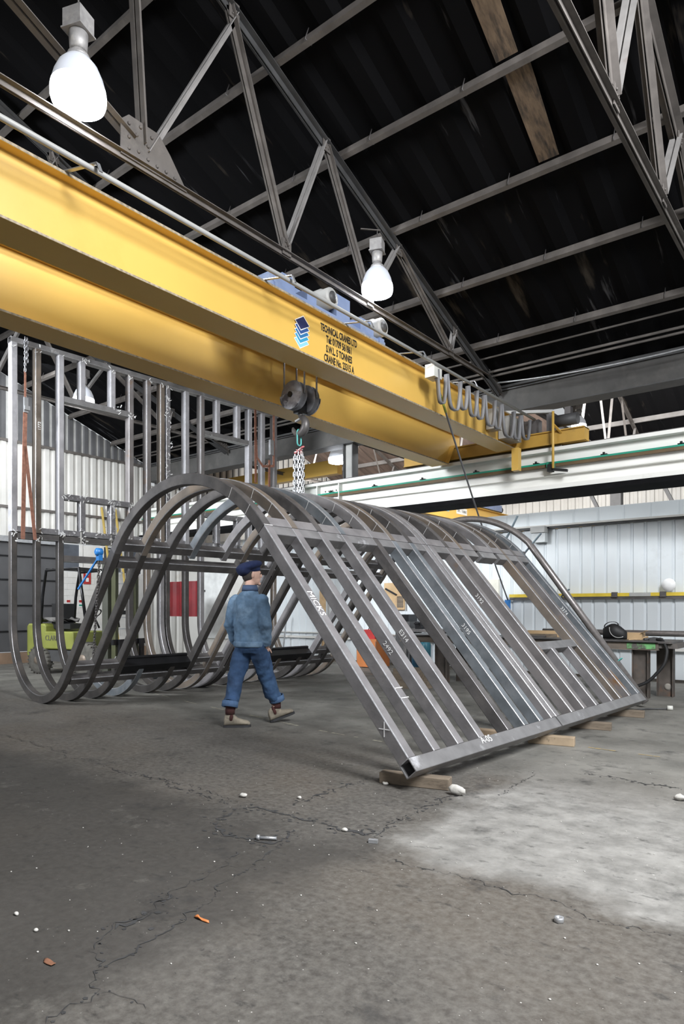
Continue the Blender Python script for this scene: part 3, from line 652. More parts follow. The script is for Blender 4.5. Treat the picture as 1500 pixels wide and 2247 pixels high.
# ------------------------------------------------------------------ bell lamps
def lamp(x, y, z, label, s=1., glow=None):
    t = thing('high_bay_lamp', (x, y, z), label, 'lamp', 'bell shaped high bay lamps')
    MB().lathe((x, y, z), [(.212 * s, .118 * s), (.19 * s, .2 * s), (.155 * s, .28 * s), (.11 * s, .335 * s), (.085 * s, .35 * s)], 32, cap=False).build('lamp_shade', SHADE, t)
    MB().lathe((x, y, z), [(.206 * s, .0), (.216 * s, .03 * s), (.217 * s, .08 * s), (.212 * s, .118 * s)], 32, cap=False).build('refractor_band', BAND, t)
    MB().lathe((x, y, z), [(.02 * s, -.035 * s), (.12 * s, -.022 * s), (.19 * s, -.004 * s), (.204 * s, .01 * s)], 32).build('lens', glow or GLOW, t)
    MB().lathe((x, y, z), [(.085 * s, .35 * s), (.092 * s, .365 * s), (.085 * s, .385 * s), (.055 * s, .39 * s), (.05 * s, .43 * s)], 24).build('collar', LAMPB, t)
    MB().lathe((x, y, z), [(.05 * s, .42 * s), (.068 * s, .43 * s), (.076 * s, .56 * s)], 20).build('lamp_holder', LAMPB, t)
    MB().cbox((x, y, z + .645 * s), (.17 * s, .17 * s, .16 * s), Matrix.Rotation(R(20), 3, 'Z')).cbox((x, y, z + .57 * s), (.19 * s, .19 * s, .012 * s), Matrix.Rotation(R(20), 3, 'Z')).build('gear_box', LAMPB, t)
    cb = MB(); chain(cb, (x, y, z + .72 * s), (x, y, z + .86 * s), 0, .05 * s, .006 * s, .03 * s); cb.build('chain', S_DARK, t)
    MB().bar((x - .15, y - .16, z + .87 * s), (x + .03, y + .03, z + .87 * s), .02, .012).build('hanging_arm', TRUSS, t)
    return t
lamp(-5.02, 2.93, 5.37, 'nearest glowing bell lamp, at the top left above the yellow girder')
lamp(-5.02, 7.12, 5.38, 'glowing bell lamp right above the hoist trolley', .95)
lamp(-12.15, 7.2, 5.3, 'glowing bell lamp seen through the window opening of the tall steel frame', .95, GLOWF)
lamp(-9.5, 11.9, 4.6, 'glowing far lamp above the far yellow beam, beside the stanchion', .95, GLOWF)
lamp(-4.7, 13.9, 5.0, 'star bright far lamp beside the crane end carriage', .7, GLOWF)
tag(MB().bar((-5.5, 13.75, 5.62), (-3.9, 13.95, 5.68), .04, .03).build('lamp_rail', TRUSSL), 'thin pale rail above the star bright far lamp', 'rail')

# ------------------------------------------------------------------ far cranes
t = thing('bridge_crane', (-11.5, 13.5, 4.7), 'far yellow crane beam behind the hanging chain sling', 'crane')
MB().box((-15.3, 13.4, 4.75), (-10.7, 13.6, 5.12)).build('girder', YEL, t)
MB().box((-8.55, 13.3, 4.6), (-8.0, 13.7, 4.98)).build('end_block', YEL2, t)
t = thing('bridge_crane', (-9, 17, 3.75), 'low yellow crane beyond the partition, with a white plate and blue badge', 'crane')
b = MB(); b.box((-9.08, 12.9, 3.72), (-8.92, 20.6, 4.18)); b.box((-9.14, 12.9, 4.18), (-8.82, 20.6, 4.2)); b.box((-9.14, 12.9, 3.7), (-8.82, 20.6, 3.72)); b.build('girder', YEL, t)
MB().box((-11, 20.6, 3.72), (-6, 20.8, 4.1)).build('end_carriage', YEL2, t); tag(MB().box((-14, 20.55, 3.4), (2, 20.85, 3.69)).build('crane_runway_beam', TRUSS), 'far grey runway beam carrying the low crane, behind the partition top', 'beam')
MB().box((-8.919, 16.45, 3.9), (-8.914, 17.05, 4.08)).build('name_plate', mat('plate_white', (.75, .75, .72), .5), t)
text('lettering', 'SWL 1 TONNE', (-8.914, 16.75, 3.955), (0, 1, 0), (0, 0, 1), .1, BLKTXT, t, .8, 'CENTER')
b = MB()
for k in range(4): b.mi = k; b.prism([(-8.917, 15.75, 4.13 - k * .06), (-8.917, 16.02, 4.13 - k * .06), (-8.917, 16.02, 4.085 - k * .06), (-8.917, 15.75, 4.085 - k * .06)], (1, 0, 0), .004)
b.build('badge', cols[1:5], t)
t = thing('hoist_trolley', (-8.9, 18, 4.2), 'blue hoist on top of the low far crane', 'hoist')
b = MB(); b.box((-9.3, 17.3, 4.21), (-8.75, 19.0, 4.4)); b.build('trolley_frame', BLUEP, t)
b = MB(); b.cyl((-8.95, 18.1, 4.5), (-8.95, 18.9, 4.5), .12, 16); b.box((-9.1, 17.6, 4.4), (-8.8, 17.95, 4.55)); b.build('motor', BLUEP, t)
MB().cyl((-8.9, 19.0, 4.3), (-8.9, 19.2, 4.3), .1, 16).build('end_cap', BLACK, t)

# ------------------------------------------------------------------ the curved steel frame
O2, W2, U2 = V((-8.6595, 4.5484, 0)), V((.99499, -.1, 0)), V((.06279, .99803, 0))
def fp(s, z, lam, d=0.):
    tau = min(1, max(0, (s + 1.2) / 7.4)); return O2 + W2 * s + U2 * (lam * (1 + .085 * (1 - tau)) + d) + V((0, 0, z))
fr = thing('curved_steel_frame', tuple(fp(2.5, 0, 2.4)), 'large curved steel framework with a tall stud wall, an arch and a sloping side', 'steel frame')
H = .05
LAM = [0, .32, .645, .965, 1.44, 1.745, 2.05, 2.3, 2.405, 2.77, 3.08, 3.41, 3.86, 4.13, 4.44, 4.74]
HA, HB = .055, .044      # half depth in the plane of a rib, half width along the frame
def rrect(ha, hb, rc=.008):
    out = []
    for cx, cy, a0 in ((ha - rc, hb - rc, 0), (-ha + rc, hb - rc, 90), (-ha + rc, -hb + rc, 180), (ha - rc, -hb + rc, 270)):
        for k in range(4): a = R(a0 + 30 * k); out.append((cx + rc * math.cos(a), cy + rc * math.sin(a)))
    return out
RING = rrect(HA, HB)
def member(path, lam, name, m, parent=None, ring=RING):   # path of (s, z) centre line points; box section swept, width towards the far end
    pts = []
    for i, (s, z) in enumerate(path):
        a, c = path[max(i - 1, 0)], path[min(i + 1, len(path) - 1)]
        t = V((c[0] - a[0], c[1] - a[1])).normalized(); nrm = V((-t.y, t.x))
        pts.append((fp(s, z, lam, HB), W2 * nrm.x + V((0, 0, nrm.y)), U2))
    b = MB(); b.sweep(pts, ring, False, True, True); return b.build(name, [m, RIDGE_HI if m in (S_LIGHT, S_GREY, S_BLUE, S_RUST, S_BROWN, S_CHALK) else RIDGE_DIM], parent or fr)
def rail(s, z, ang, l0, l1, name, m, ha=HA, hb=HA, d0=0., d1=0., open_end=False):
    t = V((math.cos(ang), math.sin(ang))); e1 = W2 * t.x + V((0, 0, t.y)); e2 = W2 * -t.y + V((0, 0, t.x))
    ring = rrect(ha, hb); b = MB(); p, q = fp(s, z, l0, d0), fp(s, z, l1, d1)
    b.sweep([(p, e1, e2), (q, e1, e2)], ring, False, not open_end, True)
    if open_end:
        k = .86; inner = [(x * k, y * k) for x, y in ring]; n = len(ring); d = (q - p)
        b.sweep([(p, e1, e2), (p + d * .12, e1, e2)], inner, False, False)
        vs = [p + e1 * x + e2 * y for x, y in ring] + [p + e1 * x + e2 * y for x, y in inner]
        b.add(vs, [(j, (j + 1) % n, n + (j + 1) % n, n + j) for j in range(n)])
        b.add([q + e1 * x + e2 * y for x, y in ring], [list(range(n))]); b.add([p + d * .12 + e1 * x + e2 * y for x, y in inner], [list(range(n))])
    return b.build(name, [m, RIDGE_HI if m is not S_BLACK else S_BLACK], fr)
UC, UR, AC, AR = (-.173, 1.077), 1.027, (3.26, .81), 1.75
def pol(c, r, a): return (c[0] + r * math.cos(R(a)), c[1] + r * math.sin(R(a)))
SD = (.66, -.751)   # downhill direction of the sloping side
AE = pol(AC, AR, 41.3); BASE = (6.178, .165)
PM = [S_LIGHT, S_BROWN, S_LIGHT, S_LIGHT, S_LIGHT, S_RUST, S_RUST, S_BROWN, S_CHALK, S_LIGHT, S_RUST, S_LIGHT, S_LIGHT, S_LIGHT, S_LIGHT, S_GREY]
AM = [S_DARK, S_BROWN, S_DARK, S_BLUE, S_GREY, S_BROWN, S_DARK, S_GREY, S_GREY, S_DARK, S_BROWN, S_DARK, S_GREY, S_BROWN, S_DARK, S_BLUE]
SM = [S_GREY, S_GREY, S_GREY, S_GREY, S_DARK, S_BLUE, S_BLUE, S_GREY, S_GREY, S_RUST, S_RUST, S_GREY, S_GREY, S_BROWN, S_RUST, S_BLUE]
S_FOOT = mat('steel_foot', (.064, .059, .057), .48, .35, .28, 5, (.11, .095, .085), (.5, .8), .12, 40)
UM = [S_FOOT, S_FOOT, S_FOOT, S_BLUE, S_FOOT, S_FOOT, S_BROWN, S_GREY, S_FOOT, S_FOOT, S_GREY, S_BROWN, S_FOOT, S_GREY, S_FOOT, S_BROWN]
CRIP = (3, 4, 11, 12)
for i, lam in enumerate(LAM):
    if i in CRIP:
        member([(-1.2, 4.56), (-1.2, 5.17)], lam, 'short_stud', S_LIGHT, None, rrect(.068, HB)); member([(-1.2, 2.495), (-1.2, 2.96)], lam, 'short_stud', S_CHALK, None, rrect(.068, HB))
        member([pol(UC, UR, a) for a in range(232, 331, 3)], lam, 'curved_foot', UM[i])
    else:
        member([(-1.2, 2.41), (-1.2, 5.17)], lam, 'tall_stud', PM[i], None, rrect(.068, HB))
        member([(-1.2, 2.4), (-1.2, 1.6)] + [pol(UC, UR, a) for a in range(180, 320, 3)] + [(.614, .417), pol(AC, AR, 140)], lam, 'curved_foot', UM[i])
    member([pol(AC, AR, 140 - (140 - 41.3) * k / 36) for k in range(37)], lam, 'arch_rib', AM[i])
    e = (BASE[0] - SD[0] * HA, BASE[1] - SD[1] * HA)
    if i in (11, 12):
        k = .57; st = (AE[0] + (e[0] - AE[0]) * .66, AE[1] + (e[1] - AE[1]) * .66)
        member([st, e], lam, 'sloping_bar', SM[i])
    else:
        member([(AE[0] + .004, AE[1] - .005), e], lam, 'sloping_bar', SM[i])
W_ = 2 * HB / 1.08
rail(-1.2, 5.21, 0, 0, 4.84, 'top_rail', S_RAIL, .068, .04, -.005, .02, True)
for a, c in ((2, 5), (10, 13)):
    rail(-1.2, 4.515, 0, LAM[a] + W_, LAM[c], 'window_rail', S_RAIL, .068, .045); rail(-1.2, 3.005, 0, LAM[a] + W_, LAM[c], 'window_rail', S_CHALK, .068, .045)
    rail(-1.2, 2.05, 0, LAM[a] + W_, LAM[c], 'door_head_rail', S_DARK, HA, .05)
    rail(.66, .5, R(50), LAM[a] + W_, LAM[c], 'threshold_rail', S_BLACK, .06, .07); rail(.62, .585, R(50), LAM[a] + W_, LAM[c], 'threshold_rail', S_BLACK, .04, .02)
def segs(s, z, ang, name, m, ha=HA, hb=HA, skip=()):
    for a in range(15):
        if a in skip: continue
        if LAM[a + 1] - LAM[a] - W_ > .03: rail(s, z, ang, LAM[a] + W_, LAM[a + 1], name, m, ha, hb)
sk = (2, 3, 4, 10, 11, 12)
segs(-1.2, 2.447, 0, 'stud_rail', S_CHALK, .066, .043); segs(-1.2, 2.352, 0, 'stud_rail', S_DARK, .066, .043)
t0 = pol(AC, AR, 137); t1 = pol(AC, AR, 143)
segs(t0[0], t0[1], R(48), 'arch_rail', S_DARK, HA, HA * .98); rail(pol(AC, AR, 140)[0] - .1, pol(AC, AR, 140)[1] - .115, R(50), 0, 4.83, 'ramp_head_rail', S_DARK, HA, HA * .95, .1, .0)
segs(.72, .545, R(50), 'ramp_rail', S_DARK, H, H * .98, sk); rail(pol(UC, UR, 316)[0], pol(UC, UR, 316)[1], R(46), LAM[0], 4.8, 'ramp_rail', S_DARK, HA, HA * .9, .1)
t2 = pol(AC, AR, 43.2)
segs(t2[0], t2[1], R(-46.5), 'arch_rail', S_GREY, .056, HA * .97)
segs(AE[0] + SD[0] * .056, AE[1] + SD[1] * .056, R(-48.7), 'slope_rail', S_RAIL, .052, HA * .99)
sw = (AE[0] + (e[0] - AE[0]) * .645, AE[1] + (e[1] - AE[1]) * .645)
rail(sw[0], sw[1], R(-48.7), LAM[10] + W_, LAM[13], 'window_rail', S_RAIL, HA, HA * .99)
rail(BASE[0], BASE[1], R(-48.7), 0, 2.37, 'base_beam', S_RAIL, HA, HA, 0, 0, True); rail(BASE[0], BASE[1], R(-48.7), 2.395, 4.83, 'base_beam', S_RAIL, HA, HA)
# chalk and weld marks
nS = W2 * .751 + V((0, 0, .66)); dS = W2 * .66 + V((0, 0, -.751))
def onslope(k, lam, n=0.): q = AE[0] + (e[0] - AE[0]) * k, AE[1] + (e[1] - AE[1]) * k; return fp(q[0], q[1], lam) + nS * (HA + .001 + n)
text('chalk_writing', 'MICKS', onslope(.33, 0, 0) + U2 * .012, dS, U2, .085, CHALK, fr, 1.1)
text('chalk_writing', 'A-05', fp(BASE[0], BASE[1], .95) + nS * (HA + .001) - dS * -.0 + U2 * 0, U2, -dS, .085, CHALK, fr, 1.0)
text('chalk_writing', '104', fp(-1.13, 5.185, .98), U2, (0, 0, 1), .06, CHALK, fr, 1.6)
text('chalk_writing', '1772', fp(-1.13, 3.95, .39), (0, 0, 1), -U2, .06, CHALK, fr, 1.1)
for i, k, s_ in ((3, .5, 'E314'), (2, .55, '2492'), (6, .48, '3195'), (15, .38, '3374'), (9, .3, '3192')):
    text('chalk_writing', s_, onslope(k, LAM[i]) + U2 * -.002 - nS * .075, dS, nS, .06, CHALK, fr, 1.1)
b = MB(); c0 = onslope(.885, 0) - nS * .05 - U2 * .003
b.bar(c0 - V((0, 0, .055)), c0 + V((0, 0, .055)), .005, .002, W2); b.bar(c0 - W2 * .05, c0 + W2 * .05, .002, .005, U2)
for i, ks in ((0, (.0,)), (1, (.76, .8)),):
    for k in ks:
        p = onslope(k, LAM[i]); b.bar(p, p + U2 * .1, .006, .0015, dS)
for i in range(16):
    for a in (50, 53, 60, 63):
        if (i * 7 + a) % 5 > 1: continue
        q = pol(AC, AR + HA + .001, a); p = fp(q[0], q[1], LAM[i]); nn = W2 * math.cos(R(a)) + V((0, 0, math.sin(R(a)))); td = W2 * -math.sin(R(a)) + V((0, 0, math.cos(R(a))))
        b.bar(p - nn * .1 - U2 * .0015, p - U2 * .0015, .0035, .0015, td)
b.build('surface_marking', CHALK, fr)
b = MB()
def scrib(p, u, v, w_, h_, n):
    for k in range(n):
        a = p + u * random.uniform(0, w_) + v * random.uniform(-h_, h_) * .5; c = a + u * random.uniform(-.05, .05) + v * random.uniform(-.05, .05)
        if (c - a).length > .01: b.bar(a, c, random.uniform(.006, .018), .0015, u if abs((c - a).normalized().dot(u)) < .8 else v)
for i, lam in enumerate(LAM):
    if i < 9:
        scrib(fp(-1.13, 2.36, lam), U2, V((0, 0, 1)), .1, .22, 8); scrib(fp(-1.13, 5.16, lam), U2, V((0, 0, 1)), .1, .08, 3)
for lam, z in ((.7, 3.0), (1.0, 3.02), (1.4, 3.0), (1.74, 3.0), (1.5, 4.55), (1.74, 4.5), (1.2, 2.45), (1.6, 2.45)): scrib(fp(-1.13, z, lam), U2, V((0, 0, 1)), .12, .1, 7)
for k in range(26): scrib(fp(-1.13, 3.0 + k * .08, LAM[8]), U2, V((0, 0, 1)), .1, .08, 2)
b.build('chalk_scuffs', CHALK, fr)  # chalk scribbles and pale scuffs on studs and rails
for i in (1, 2, 6, 7, 9, 10):
    for sp, zp in ((.735, .562), (t0[0] + .01, t0[1] + .015)):
        n1 = W2 * -.766 + V((0, 0, .643)); u1 = W2 * .643 + V((0, 0, .766)); p = fp(sp, zp, LAM[i]) - U2 * .012 + n1 * (HA + .001)
        wb = MB(); wb.bar(p - u1 * .05, p + u1 * .05, .012, .003, U2); wb.build('weld_bead', CHALK, fr)
# straps, chains and ratchets on the frame
st = thing('lashing_strap', tuple(fp(-1.1, 2.2, .2)), 'brown webbing strap with chain hanging from the near top corner of the tall frame', 'strap')
p0 = fp(-1.1, 5.27, .17)
cb = MB(); chain(cb, p0, p0 + V((0, 0, -.5)), 0, .06, .008, .04); chain(cb, p0 + U2 * .03, p0 + V((0, 0, -.36)) + U2 * .03, 0, .06, .008, .04); cb.build('chain', CHAINM, st)
MB().bar(p0 + V((0, 0, -.5)), p0 + V((0, 0, -1.05)), .03, .006, U2).build('strap_tail', WEB, st)
MB().cbox(p0 + V((.02, 0, -1.0)), (.03, .06, .22)).cbox(p0 + V((.05, 0, -1.05)), (.04, .08, .06)).build('ratchet', GALV, st)
pe = fp(-1.1, 2.3, .25); MB().bar(p0 + V((0, 0, -1.1)), pe + U2 * -.12, .06, .006, U2).bar(p0 + V((0, 0, -1.6)), pe + U2 * .06, .05, .006, U2).build('webbing', WEB, st)
st = thing('lashing_strap', tuple(fp(-1.1, 3.6, 4.5)), 'brown webbing strap looped over the far top corner of the tall frame', 'strap')
pa, pb_ = fp(-1.11, 5.26, 4.27), fp(-1.11, 5.26, 4.72)
q = [pa, pa + V((0, 0, -.5)), pa + V((0, 0, -1.0)) + U2 * .04, pa + V((0, 0, -1.15)) + U2 * .2, pb_ + V((0, 0, -1.1)), pb_ + V((0, 0, -.5)), pb_]
b = MB()
for a, c in zip(q, q[1:]): b.bar(a, c + (c - a).normalized() * .01, .05, .006, U2)
b.bar(pa, pa + V((0, 0, -1.5)) + U2 * .01, .05, .006, U2).bar(pb_ + U2 * -.12 + V((0, 0, -1.0)), pb_ + U2 * -.12 + V((0, 0, -2.6)), .05, .006, U2); b.build('webbing', WEB, st)
MB().cbox(pb_ + V((.03, -.1, -.75)), (.05, .1, .3)).build('ratchet', GALV, st)
st = thing('chain_hoist', tuple(fp(1.75, 1.5, 0, -.1)), 'small blue chain hoist clipped to the near end of the arch foot', 'chain hoist')
c0 = fp(1.72, 1.93, 0, -.06)
MB().lathe(c0 - U2 * .05, [(.025, 0), (.045, .015), (.045, .075), (.025, .09)], 16, tuple(U2)).cbox(c0 + V((0, 0, -.06)), (.06, .05, .08)).build('hoist_body', BLUEC, st)
MB().bar(c0 + V((0, 0, -.05)), c0 + V((-.45, 0, -.42)), .016, .02, U2).build('lever', BLUEC, st)
cb = MB(); chain(cb, c0 + V((0, 0, -.1)), fp(1.2, .68, .0, .12), 0, .05, .006, .032); cb.build('chain', S_DARK, st)

# bent pipe clamped to the far end
pp = thing('bent_pipe', tuple(fp(5, .02, 5.1)), 'long bent round steel pipe clamped along the far end of the frame', 'pipe')
path = [fp(2.95, 2.66, 4.8, .34)] + [fp(*pol((3.3, .94), 1.75, a), 4.8, .34) for a in range(92, 44, -4)] + [fp(6.12, .07, 4.8, .42)]
MB().tube([path[0], *path[1:]], .048, 18).build('pipe_run', mat('pipe_steel', (.26, .24, .235), .35, .6, .15, 20), pp)
for k, (a, dz) in enumerate(((60, .0), (46, 0))):
    q = pol((3.3, .94), 1.75, a); c = fp(q[0], q[1], 4.8, .34); d = (W2 * math.cos(R(a)) + V((0, 0, math.sin(R(a)))))
    MB().bar(c - d * .28, c + d * .22, .045, .012, U2).build('clamp_plate', mat('clamp_blue', (.2, .26, .3), .5, .3), pp)
    MB().cbox(c - d * .2 - U2 * .12, (.12, .2, .1)).build('clamp_block', S_DARK, pp)
q = fp(4.95, 1.43, 4.8, .38); d = nS; MB().bar(q - d * .22, q + d * .18, .045, .012, U2).build('clamp_plate', mat('clamp_blue', (.2, .26, .3)), pp)
q = fp(5.7, .52, 4.8, .4); MB().bar(q - d * .1, q + d * .16, .05, .012, U2).build('clamp_plate', TEAL, pp); MB().cbox(q - d * .12 - U2 * .12, (.12, .2, .08)).build('clamp_block', S_DARK, pp)

# timber bearers
def timber(c, L, wd, h, rot, label, m=WOOD):
    b = MB(); b.cbox((0, 0, h / 2), (L, wd, h))
    bm_ = Matrix.Rotation(R(rot), 3, 'Z'); b.v = [bm_ @ p + V((c[0], c[1], 0)) for p in b.v]
    o = b.build('timber_block', m)
    d = o.modifiers.new('bevel', 'BEVEL'); d.width = .006; d.segments = 2
    return tag(o, label, 'timber block', 'timber blocks under the frame')
z_ = fp(BASE[0], 0, .03)
timber((-2.57, 4.12), .52, .1, .082, 14, 'brown timber block under the open near corner of the frame')
timber((-2.95, 6.1), .36, .1, .08, 8, 'timber block showing between the lower ends of the sloping bars', mat('timber_pale', (.27, .2, .135), .8, 0, .2, 4, (.2, .14, .09), (.55, .7)))
timber((-2.34, 6.16), .42, .09, .085, 12, 'pale stained timber block under the middle joint of the base beam', mat('timber_stained', (.32, .245, .165), .8, 0, .2, 8, (.1, .075, .05), (.6, .68)))
timber((-2.38, 7.2), .55, .09, .08, 10, 'grey timber block under the far half of the base beam')
timber((-2.3, 8.3), .5, .1, .08, 8, 'dark timber block in the shadow under the far end of the base beam')

# ------------------------------------------------------------------ walking person
RX, FY = V((CY, SY, 0)), V((-SY, CY, 0))
def P(x, y, z): return RX * x + FY * y + V((0, 0, z))
pr = thing('person', tuple(P(-1.0, 7.3, 0)), 'person in blue denim jacket and navy beret walking past the steel frame', 'person')
fc = (RX * .6 + FY * .8).normalized(); sd = (RX * .8 - FY * .6).normalized(); UPV = V((0, 0, 1))
def ring(c, a, d, n=20, ax=sd, bx=fc): return [V(c) + ax * (a * math.cos(2 * math.pi * k / n)) + bx * (d * math.sin(2 * math.pi * k / n)) for k in range(n)]
def remesh(o, vox, sm=6):
    r_ = o.modifiers.new('remesh', 'REMESH'); r_.mode = 'VOXEL'; r_.voxel_size = vox; r_.use_smooth_shade = True
    s_ = o.modifiers.new('smooth', 'SMOOTH'); s_.iterations = sm; s_.factor = .5; return o
DENIM = mat('denim_jacket', (.095, .165, .26), .85, 0, .4, 7, (.18, .27, .38), (.5, .7), .5, 14)
DENIMD = mat('denim_trousers', (.02, .05, .115), .85, 0, .35, 6, (.045, .1, .2), (.52, .72), .5, 14)
DENIMC = mat('denim_cuff', (.06, .115, .22), .85, 0, .2, 20)
NAVY = mat('navy_wool', (.008, .016, .06), .95, 0, .2, 30)
SKIN = mat('skin', (.52, .33, .26), .6, 0, .06, 10)
SUEDE = mat('sand_suede', (.24, .21, .165), .95, 0, .25, 16, (.12, .1, .08), (.55, .7))
ELAS = mat('maroon_elastic', (.05, .015, .014), .9)
SOLE = mat('dark_sole', (.025, .025, .028), .7)
HAIR = mat('dark_hair', (.035, .028, .025), .8, 0, .3, 40)
shc = P(-1.015, 7.3, 1.41)
SR, SL = P(-.868, 7.2, 1.4), P(-1.175, 7.41, 1.4); ER, EL = P(-.815, 7.15, 1.1), P(-1.245, 7.42, 1.09); WR, WL = P(-.825, 7.27, .87), P(-1.19, 7.52, .88)
HC = P(-1.0, 7.31, .93)
hf = (RX * .93 + FY * .36).normalized(); hs = hf.cross(UPV).normalized()      # head turned to the right
hd = P(-.995, 7.36, 1.655)
Mh = Matrix((hf, -hs, UPV)).transposed()
body = MB()
body.ell(hd, (.098, .076, .118), 20, Mh); body.ell(hd + hf * .03 - UPV * .06, (.066, .058, .065), 16, Mh)       # skull, jaw
body.ell(hd + hf * .102 - UPV * .015, (.02, .012, .026), 10, Mh); body.ell(hd + hf * .082 - UPV * .105, (.024, .028, .018), 10, Mh)     # nose, chin
body.ell(hd + hf * .091 - UPV * .058, (.014, .024, .008), 10, Mh); body.ell(hd + hf * .088 + UPV * .022, (.014, .05, .01), 10, Mh)   # mouth, brow
for s_ in (-1, 1): body.ell(hd - hs * (-s_ * .076) - hf * .005 - UPV * .01, (.02, .01, .032), 10, Mh)
body.tube([hd - UPV * .05 - hf * .015, shc + UPV * .06, shc - UPV * .03], [.052, .054, .07], 14)
body.loft([ring(shc + UPV * z, a, d) for z, a, d in ((.03, .07, .06), (-.02, .16, .09), (-.15, .165, .1), (-.35, .15, .095), (-.5, .155, .1), (-.6, .14, .1))])
for S_, E_, Wr in ((SR, ER, WR), (SL, EL, WL)): body.tube([S_, E_, Wr], [.05, .04, .03], 12)
KL, AL, KR, AR_ = P(-1.165, 7.3, .5), P(-1.205, 7.19, .11), P(-.83, 7.43, .5), P(-.735, 7.5, .13)
for s_, K, A in ((-1, KL, AL), (1, KR, AR_)): body.tube([HC + sd * (.085 * s_) - UPV * .03, K, A], [.08, .055, .032], 12)
def hand(W_r, E_r, inward, k=1.):
    d = (W_r - E_r).normalized(); d = (d + V((0, 0, -.3))).normalized(); s = fc; n = d.cross(s).normalized()
    pc = W_r + d * .045; M = Matrix((d, s, n)).transposed(); body.ell(pc, (.052, .042, .016), 14, M); body.tube([W_r - d * .03, W_r + d * .02], [.028, .028], 10)
    for j, L in enumerate((.07, .08, .074, .058)):
        f0 = pc + d * .035 + s * (.03 - .02 * j); f1 = f0 + d * L * .5 + n * inward * .006; f2 = f1 + d * L * .3 + n * inward * .016; f3 = f2 + d * L * .2 + n * inward * .02
        body.tube([f0, f1, f2, f3], [.0095, .009, .008, .006], 8)
    t0_ = pc - d * .02 + s * .036; body.tube([t0_, t0_ + s * .022 + d * .03 + n * inward * .01, t0_ + s * .03 + d * .058 + n * inward * .018], [.012, .0105, .008], 8)
hand(WR, ER, 1); hand(WL, EL, -1)
remesh(body.build('body', SKIN, pr), .0065, 3)
for s_ in (-1, 1): MB().ell(hd + hf * .088 + hs * (s_ * .03) + UPV * .004, (.008, .008, .006), 10).build('eye', S_BLACK, pr)
hr = MB(); hr.ell(hd - hf * .03 + UPV * .0, (.08, .081, .1), 18, Mh); hr.build('hair', HAIR, pr)
be = MB(); Mb = Mh @ Matrix.Rotation(R(-16), 3, 'Y')
be.ell(hd - hf * .03 + UPV * .088, (.152, .135, .056), 24, Mb); be.ell(hd - hf * .085 + UPV * .05, (.085, .115, .075), 20, Mb); be.ell(hd - hf * .005 + UPV * .055, (.104, .09, .05), 20, Mh)
o = remesh(be.build('beret', NAVY, pr), .009, 4)
jk = MB(); jk.loft([ring(shc + UPV * z + fc * f, a, d) for z, a, d, f in ((.1, .07, .066, .012), (.065, .082, .076, .01), (.04, .115, .09, 0), (0, .16, .105, 0), (-.05, .19, .115, 0), (-.13, .2, .125, 0), (-.28, .195, .13, 0), (-.42, .188, .135, 0), (-.49, .19, .14, 0), (-.545, .183, .135, 0))])
for S_, E_, Wr in ((SR, ER, WR), (SL, EL, WL)):
    jk.ell(S_ - UPV * .035, (.072, .072, .075), 14); m1 = S_.lerp(E_, .5); m2 = E_.lerp(Wr, .5)
    jk.tube([S_ - UPV * .02, m1, E_, m2, Wr + (E_ - Wr).normalized() * .01], [.076, .072, .064, .06, .052], 16)
jko = remesh(jk.build('jacket', DENIM, pr), .011, 4)
dt = bpy.data.textures.new('folds', 'CLOUDS'); dt.noise_scale = .09; dm = jko.modifiers.new('folds', 'DISPLACE'); dm.texture = dt; dm.strength = .03; dm.mid_level = .5
MB().loft([ring(shc + UPV * z + fc * .012, a, d) for z, a, d in ((.075, .083, .074), (.11, .078, .07), (.125, .08, .072), (.09, .092, .082), (.06, .096, .086))]).build('collar', mat('denim_collar', (.05, .08, .15), .85), jko)
MB().loft([ring(shc + UPV * z, a, d) for z, a, d in ((-.55, .187, .139), (-.535, .192, .144), (-.505, .194, .145), (-.49, .19, .141))]).build('hem_band', DENIM, jko)
tr = MB(); tr.loft([ring(HC + UPV * z, a, d) for z, a, d in ((.06, .165, .118), (0, .178, .13), (-.08, .182, .135), (-.14, .15, .11))])
for s_, K, A in ((-1, KL, AL), (1, KR, AR_)):
    h0 = HC + sd * (.088 * s_) - UPV * .03; tr.tube([h0, h0.lerp(K, .5), K, K.lerp(A, .5), A + UPV * .14], [.103, .103, .09, .082, .08], 16)
tro = remesh(tr.build('trousers', DENIMD, pr), .011, 4)
dm = tro.modifiers.new('folds', 'DISPLACE'); dm.texture = dt; dm.strength = .03; dm.mid_level = .5
for A, K in ((AL, KL), (AR_, KR)):
    u = (A - K).normalized(); c = A + UPV * .14
    MB().lathe(c - u * .03, [(.078, 0), (.087, .0), (.088, .06), (.08, .065)], 18, tuple(u), cap=False).build('trouser_cuff', DENIMC, tro)
